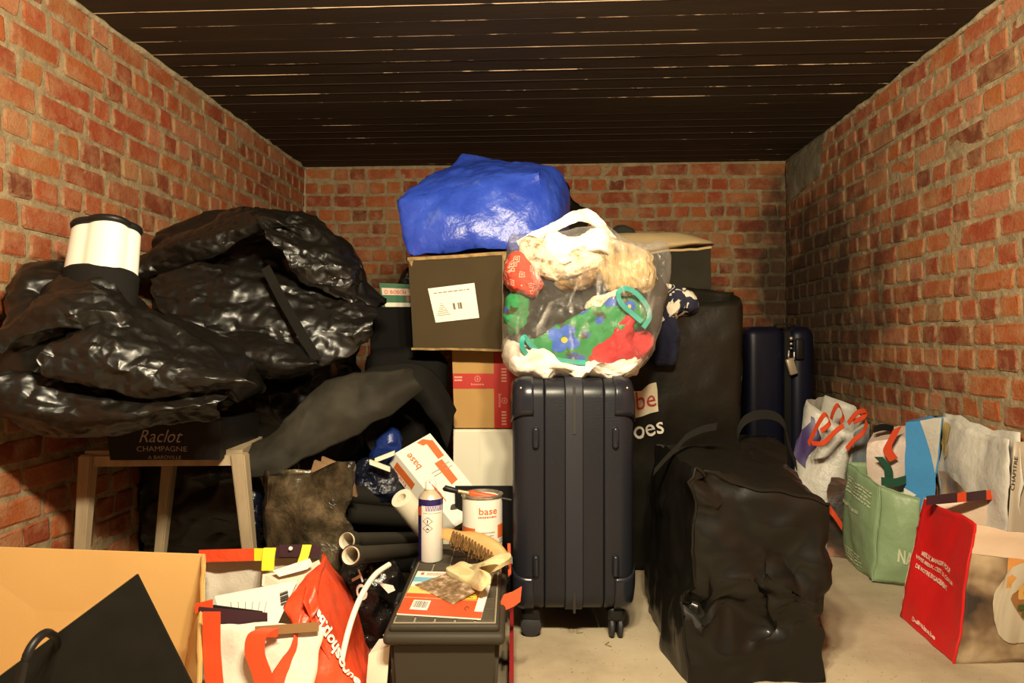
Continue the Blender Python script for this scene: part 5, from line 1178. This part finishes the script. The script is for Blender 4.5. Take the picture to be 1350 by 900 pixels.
# pinkish bag with red strap
kb2 = thing('pale_bag', 'pinkish white bag with a red strap, standing inside the green shopper', 'bag', C(1168, 2.62, .1))
hx = Hexa([C(1142, 2.56, .1), C(1198, 2.50, .1), W(1196, 574, 2.52), W(1144, 582, 2.58), C(1150, 2.68, .1), C(1200, 2.62, .1), W(1196, 562, 2.60), W(1152, 566, 2.66)], bulge=dict(front=.02), warp=chain(crumple(.014, 9, 3), wall_x))
obj('bag_body', hx.bm(res=.03), mat('pinkish woven plastic', (.62, .48, .40, 1), .45, bump=.5, bs=18, bd=.012), kb2)
bm = bmesh.new(); band(bm, [wall_x(W(x, y, 2.49)) for x, y in ((1183, 564), (1176, 578), (1170, 592), (1178, 606))], .034, .003, RT * .9 + UP * .4); obj('strap', bm, M_red, kb2)
bm = bmesh.new(); band(bm, [wall_x(W(x, y, 2.56)) for x, y in ((1152, 566), (1164, 563), (1178, 565))], .025, .003, UP); obj('dark_band', bm, M_black, kb2)
# green shopper
gs = thing('green_bag', 'pale green shopper with small white print, standing before the wall', 'bag', C(1165, 2.55, 0))
M_gbag = mat('pale green laminate', (.235, .33, .175, 1), .42, (.27, .37, .205, 1), 6, .5, 13, .012, .5)
cr = chain(facet(.015, 6, 71), facet(.004, 18, 3, octv=2), wall_x)
K0, K1, K2, K3 = C(1113, 2.68, 0), F(1150, 768), F(1215, 775), C(1215, 2.72, 0)
T0, T1, T2, T3 = W(1113, 606, 2.68), W(1163, 642, 2.42), W(1216, 655, 2.34), W(1200, 606, 2.60)
cc = (K0 + K2 + T0 + T2) / 4
lf = quad(K0, K1, T1, T0, .015, cr, cc); rf = quad(K1, K2, T2, T1, .02, cr, cc); bf = quad(K3, K0, T0, T3, .0, cr, cc)
for sf, n in ((lf, 'side_panel'), (rf, 'front_panel'), (bf, 'back_panel')): two(n, sf, M_gbag, gs, 18, 22)
bm = bmesh.new(); tube(bm, [lf.at(1, v / 20, .001) for v in range(21)], .0028, 6); obj('seam', bm, M_gbag, gs); bm = bmesh.new(); tube(bm, [lf.at(u / 20, 1, 0) for u in range(21)] + [rf.at(u / 20, 1, 0) for u in range(1, 21)], .003, 6); obj('rim', bm, M_gbag, gs)
M_gprint2 = mat('off white print', (.60, .62, .42, 1), .5)
lines_of_text(lf, .10, .88, [.88, .845, .81, .775, .74], .018, M_gprint2, gs, 4, .004)
text_px('NOT JUST A BAG', lf, (1116, 676), (1150, 688), (1116, 671), M_gprint2, gs, .004) if False else lines_of_text(lf, .06, .66, [.60], .035, M_gprint2, gs, 7, .004)
lines_of_text(lf, .15, .7, [.17, .14, .11, .08], .014, M_gprint2, gs, 9, .004)
text_px('NA', rf, (1183, 740), (1204, 745), (1185, 723), M_gprint2, gs, .004, .03)
bm = bmesh.new(); band(bm, [wall_x(W(x, y, 2.50)) for x, y in ((1158, 602), (1170, 616), (1172, 632))], .03, .003, RT); obj('inner_strap', bm, mat('dark green strap', (.012, .07, .035, 1), .6), gs, label='dark green strap')
bm = bmesh.new(); band(bm, [wall_x(W(x, y, 2.46)) for x, y in ((1162, 634), (1178, 636), (1194, 632))], .03, .003, UP); obj('inner_strap', bm, MATS['dark green strap'], gs, label='dark green strap')
# blue bag and photo bag leaning on the wall
bl2 = thing('blue_bag', 'bright blue folded shopper with white triangles, behind the red shopper', 'bag', C(1215, 2.34, 0))
M_sky = mat('sky blue laminate', (.075, .30, .62, 1), .35, bump=.4, bs=12, bd=.012)
cr = chain(crumple(.010, 7, 81, 2), wall_x)
hx = Hexa([C(1192, 2.50, 0), C(1222, 2.44, 0), W(1243, 549, 2.34), W(1194, 556, 2.46), C(1200, 2.56, 0), C(1228, 2.52, 0), W(1246, 547, 2.40), W(1200, 553, 2.54)], warp=cr)
obj('bag_body', hx.bm(res=.03), M_sky, bl2); fr = hx['front']
poly_patch('printed_triangle', fr, [(.42, 1.0), (1.0, 1.0), (.98, .66)], M_woven, bl2, .004, None, 2); poly_patch('printed_triangle', fr, [(.0, .58), (.42, .53), (.0, .49)], M_boxw, bl2, .004, None, 1)
ph = thing('photo_bag', 'pale crinkled shopper with faint food photo leaning on the right wall', 'bag', C(1290, 2.1, 0))
cr = chain(facet(.016, 6, 91), facet(.006, 17, 4, octv=2), lambda p: wall_x(p, .01))
def onwall(px, py, off):      # a point on the plane x = XR - off seen at that pixel
    dr = (FW * 900 + RT * (px - 675) + UP * (450 - py)); k = (XR - off) / dr.x; return Vector((0, 0, HC)) + dr * k
A0, A1 = onwall(1222, 660, .05), onwall(1318, 655, .10); A0.z = A1.z = 0
B1, B0 = onwall(1337, 582, .05), onwall(1240, 549, .02)
A0.z = 0; sf = quad(A0, A1, B1, B0, .02, cr, Vector((XR + .5, 2, .3)))
two('front_panel', sf, M_woven, ph, 30, 30)
back = quad(A0 + X * .04, A1 + X * .06, B1 + X * .03 + UP * .02, B0 + X * .008 + UP * .015, .0, cr, Vector((0, 2, .3))); two('back_panel', back, M_woven, ph, 14, 14)
pfood = photo_mat('faded food photo', [(.38, (.55, .50, .42)), (.50, (.46, .30, .14)), (.6, (.28, .14, .07)), (.7, (.10, .07, .05))], 6, 4)
poly_patch('printed_photo', sf, blob_uv(.30, .60, .26, .12, 20, .2, 3), pfood, ph, .003, None, 2); poly_patch('printed_photo', sf, blob_uv(.12, .88, .10, .09, 16, .2, 5), mat('straw print', (.52, .36, .12, 1), .4), ph, .003, None, 2)
g0 = quad(A1 + RT * .0, A1 + X * .075, B1 + X * .045, B1, .0, lambda p: wall_x(p, .006), Vector((0, 2.5, .3))); two('side_panel', g0, mat('beige gusset', (.42, .35, .26, 1), .5), ph, 4, 12)
text_px('CHAPITRE', g0, (1336, 646), (1341, 602), (1331, 645), M_ink, ph, .003)
# red shopper
rd = thing('red_bag', 'red-sided shopper with a plate of food printed on its front, lower right', 'bag', C(1290, 1.9, 0))
M_redb = mat('red laminate', (.56, .010, .012, 1), .45, (.60, .016, .014, 1), 5, .4, 14, .010, .5)
cr = chain(facet(.011, 6, 95), facet(.003, 20, 3, octv=2), lambda p: wall_x(p, .008))
k0, k1, k2, k3 = F(1186, 812), F(1259, 874), F(1372, 874), C(1300, 2.10, 0)
t0, t1, t2, t3 = W(1218, 655, 2.12), W(1284, 694, 1.80), W(1400, 712, 1.78), W(1345, 650, 2.0)
cc = (k0 + k1 + k2 + t1) / 4 + FW * .1
sd = quad(k0, k1, t1, t0, -.022, cr, cc); frn = quad(k1, k2, t2, t1, .012, cr, cc); bkp = quad(k3, k0, t0, t3, .0, cr, cc)
two('side_panel', sd, M_redb, rd, 24, 28)
scene_print = photo_mat('kitchen photo print', [(.33, (.030, .022, .018)), (.45, (.16, .10, .055)), (.56, (.42, .32, .20)), (.70, (.58, .48, .34))], 6.5, 1)
two('front_panel', frn, scene_print, rd, 26, 26)
two('back_panel', bkp, mat('beige laminate', (.62, .47, .34, 1), .5, bump=.3, bs=12, bd=.01), rd, 16, 10)
patch('rim_band', frn, 0, 1, .80, .999, MATS['beige laminate'], rd, .002, 8)
bm = bmesh.new(); tube(bm, [sd.at(1, v / 20, .001) for v in range(21)], .0035, 6); obj('seam', bm, M_redb, rd)
pu, pv = place(frn, 1352, 793); eu = abs(place(frn, 1308, 793)[0] - pu); ev = abs(place(frn, 1350, 738)[1] - pv)
patch('printed_glow', frn, .42, 1, .60, .80, photo_mat('orange photo print', [(.30, (.50, .40, .24)), (.5, (.58, .34, .10)), (.68, (.60, .20, .05))], 5, 6), rd, .0015, 6)
poly_patch('printed_plate', frn, [(pu + eu * math.cos(a), pv + ev * math.sin(a)) for a in [i * math.pi / 16 for i in range(32)]], mat('plate print', (.50, .45, .34, 1), .45), rd, .003, 'pale plate print', 2)
for k, (du, dv, ru, rv, c) in enumerate(((.15, .1, .55, .5, (.30, .14, .05, 1)), (-.05, .28, .30, .22, (.60, .36, .10, 1)), (.2, .2, .32, .14, (.55, .10, .03, 1)), (-.15, -.1, .14, .08, (.05, .10, .02, 1)), (.1, -.28, .26, .12, (.08, .11, .03, 1)), (.35, -.05, .25, .2, (.16, .08, .04, 1)))):
    poly_patch('printed_food', frn, blob_uv(pu + du * eu, pv + dv * ev, ru * eu, rv * ev, 18, .18, k), mat('food print %d' % k, c, .45), rd, .0042 + .0006 * k, None, 2)
for i, (s, x0, y0, x1, y1) in enumerate((('MIEUX MANGER POUR', 1216, 732, 1254, 757), ('VIVRE MIEUX, C\'EST LE COEUR', 1208, 736, 1258, 774), ('DE NOTRE ENGAGEMENT.', 1208, 748, 1250, 780))):
    text_px(s, sd, (x0, y0), (x1, y1), (x0 + 1.6, y0 - 5.5), mat('pale pink print', (.80, .55, .45, 1), .5), rd, .004, .03)
text_px('Delhaize.be', sd, (1204, 818), (1234, 845), (1205, 812), MATS['pale pink print'], rd, .004, .03)
for x0, x1, m in ((1222, 1262, MATS['dark printed film']), (1262, 1274, M_red), (1274, 1300, MATS['dark printed film']), (1301, 1318, M_red), (1318, 1330, MATS['brown printed film'])):
    y = lambda x: 657 - (x - 1220) * .09
    bm = bmesh.new(); P = [wall_x(W(x, yy, 2.02), .03) for x, yy in ((x0, y(x0) + 9), (x1, y(x1) + 9), (x1, y(x1) - 4), (x0, y(x0) - 3))]; slab(bm, P, FW * .003); obj('handle_patch', bm, m, rd, False)
# bits of straw on the floor
for i, (x, y, a) in enumerate(((798, 850, .9), (806, 853, 2.4), (760, 835, .2))):
    p = F(x, y); bm = bmesh.new(); tube(bm, [p + UP * .002, p + RT * .02 * math.cos(a) + FW * .02 * math.sin(a) + UP * .002], .0013, 5)
    tag(obj('straw_bit', bm, mat('straw', (.22, .17, .05, 1), .8)), ['bit of straw on the floor left of the right suitcase wheel', 'bit of straw touching the right suitcase wheel', 'bit of straw on the floor under middle of suitcase'][i], 'straw', 'straw bits on the floor')
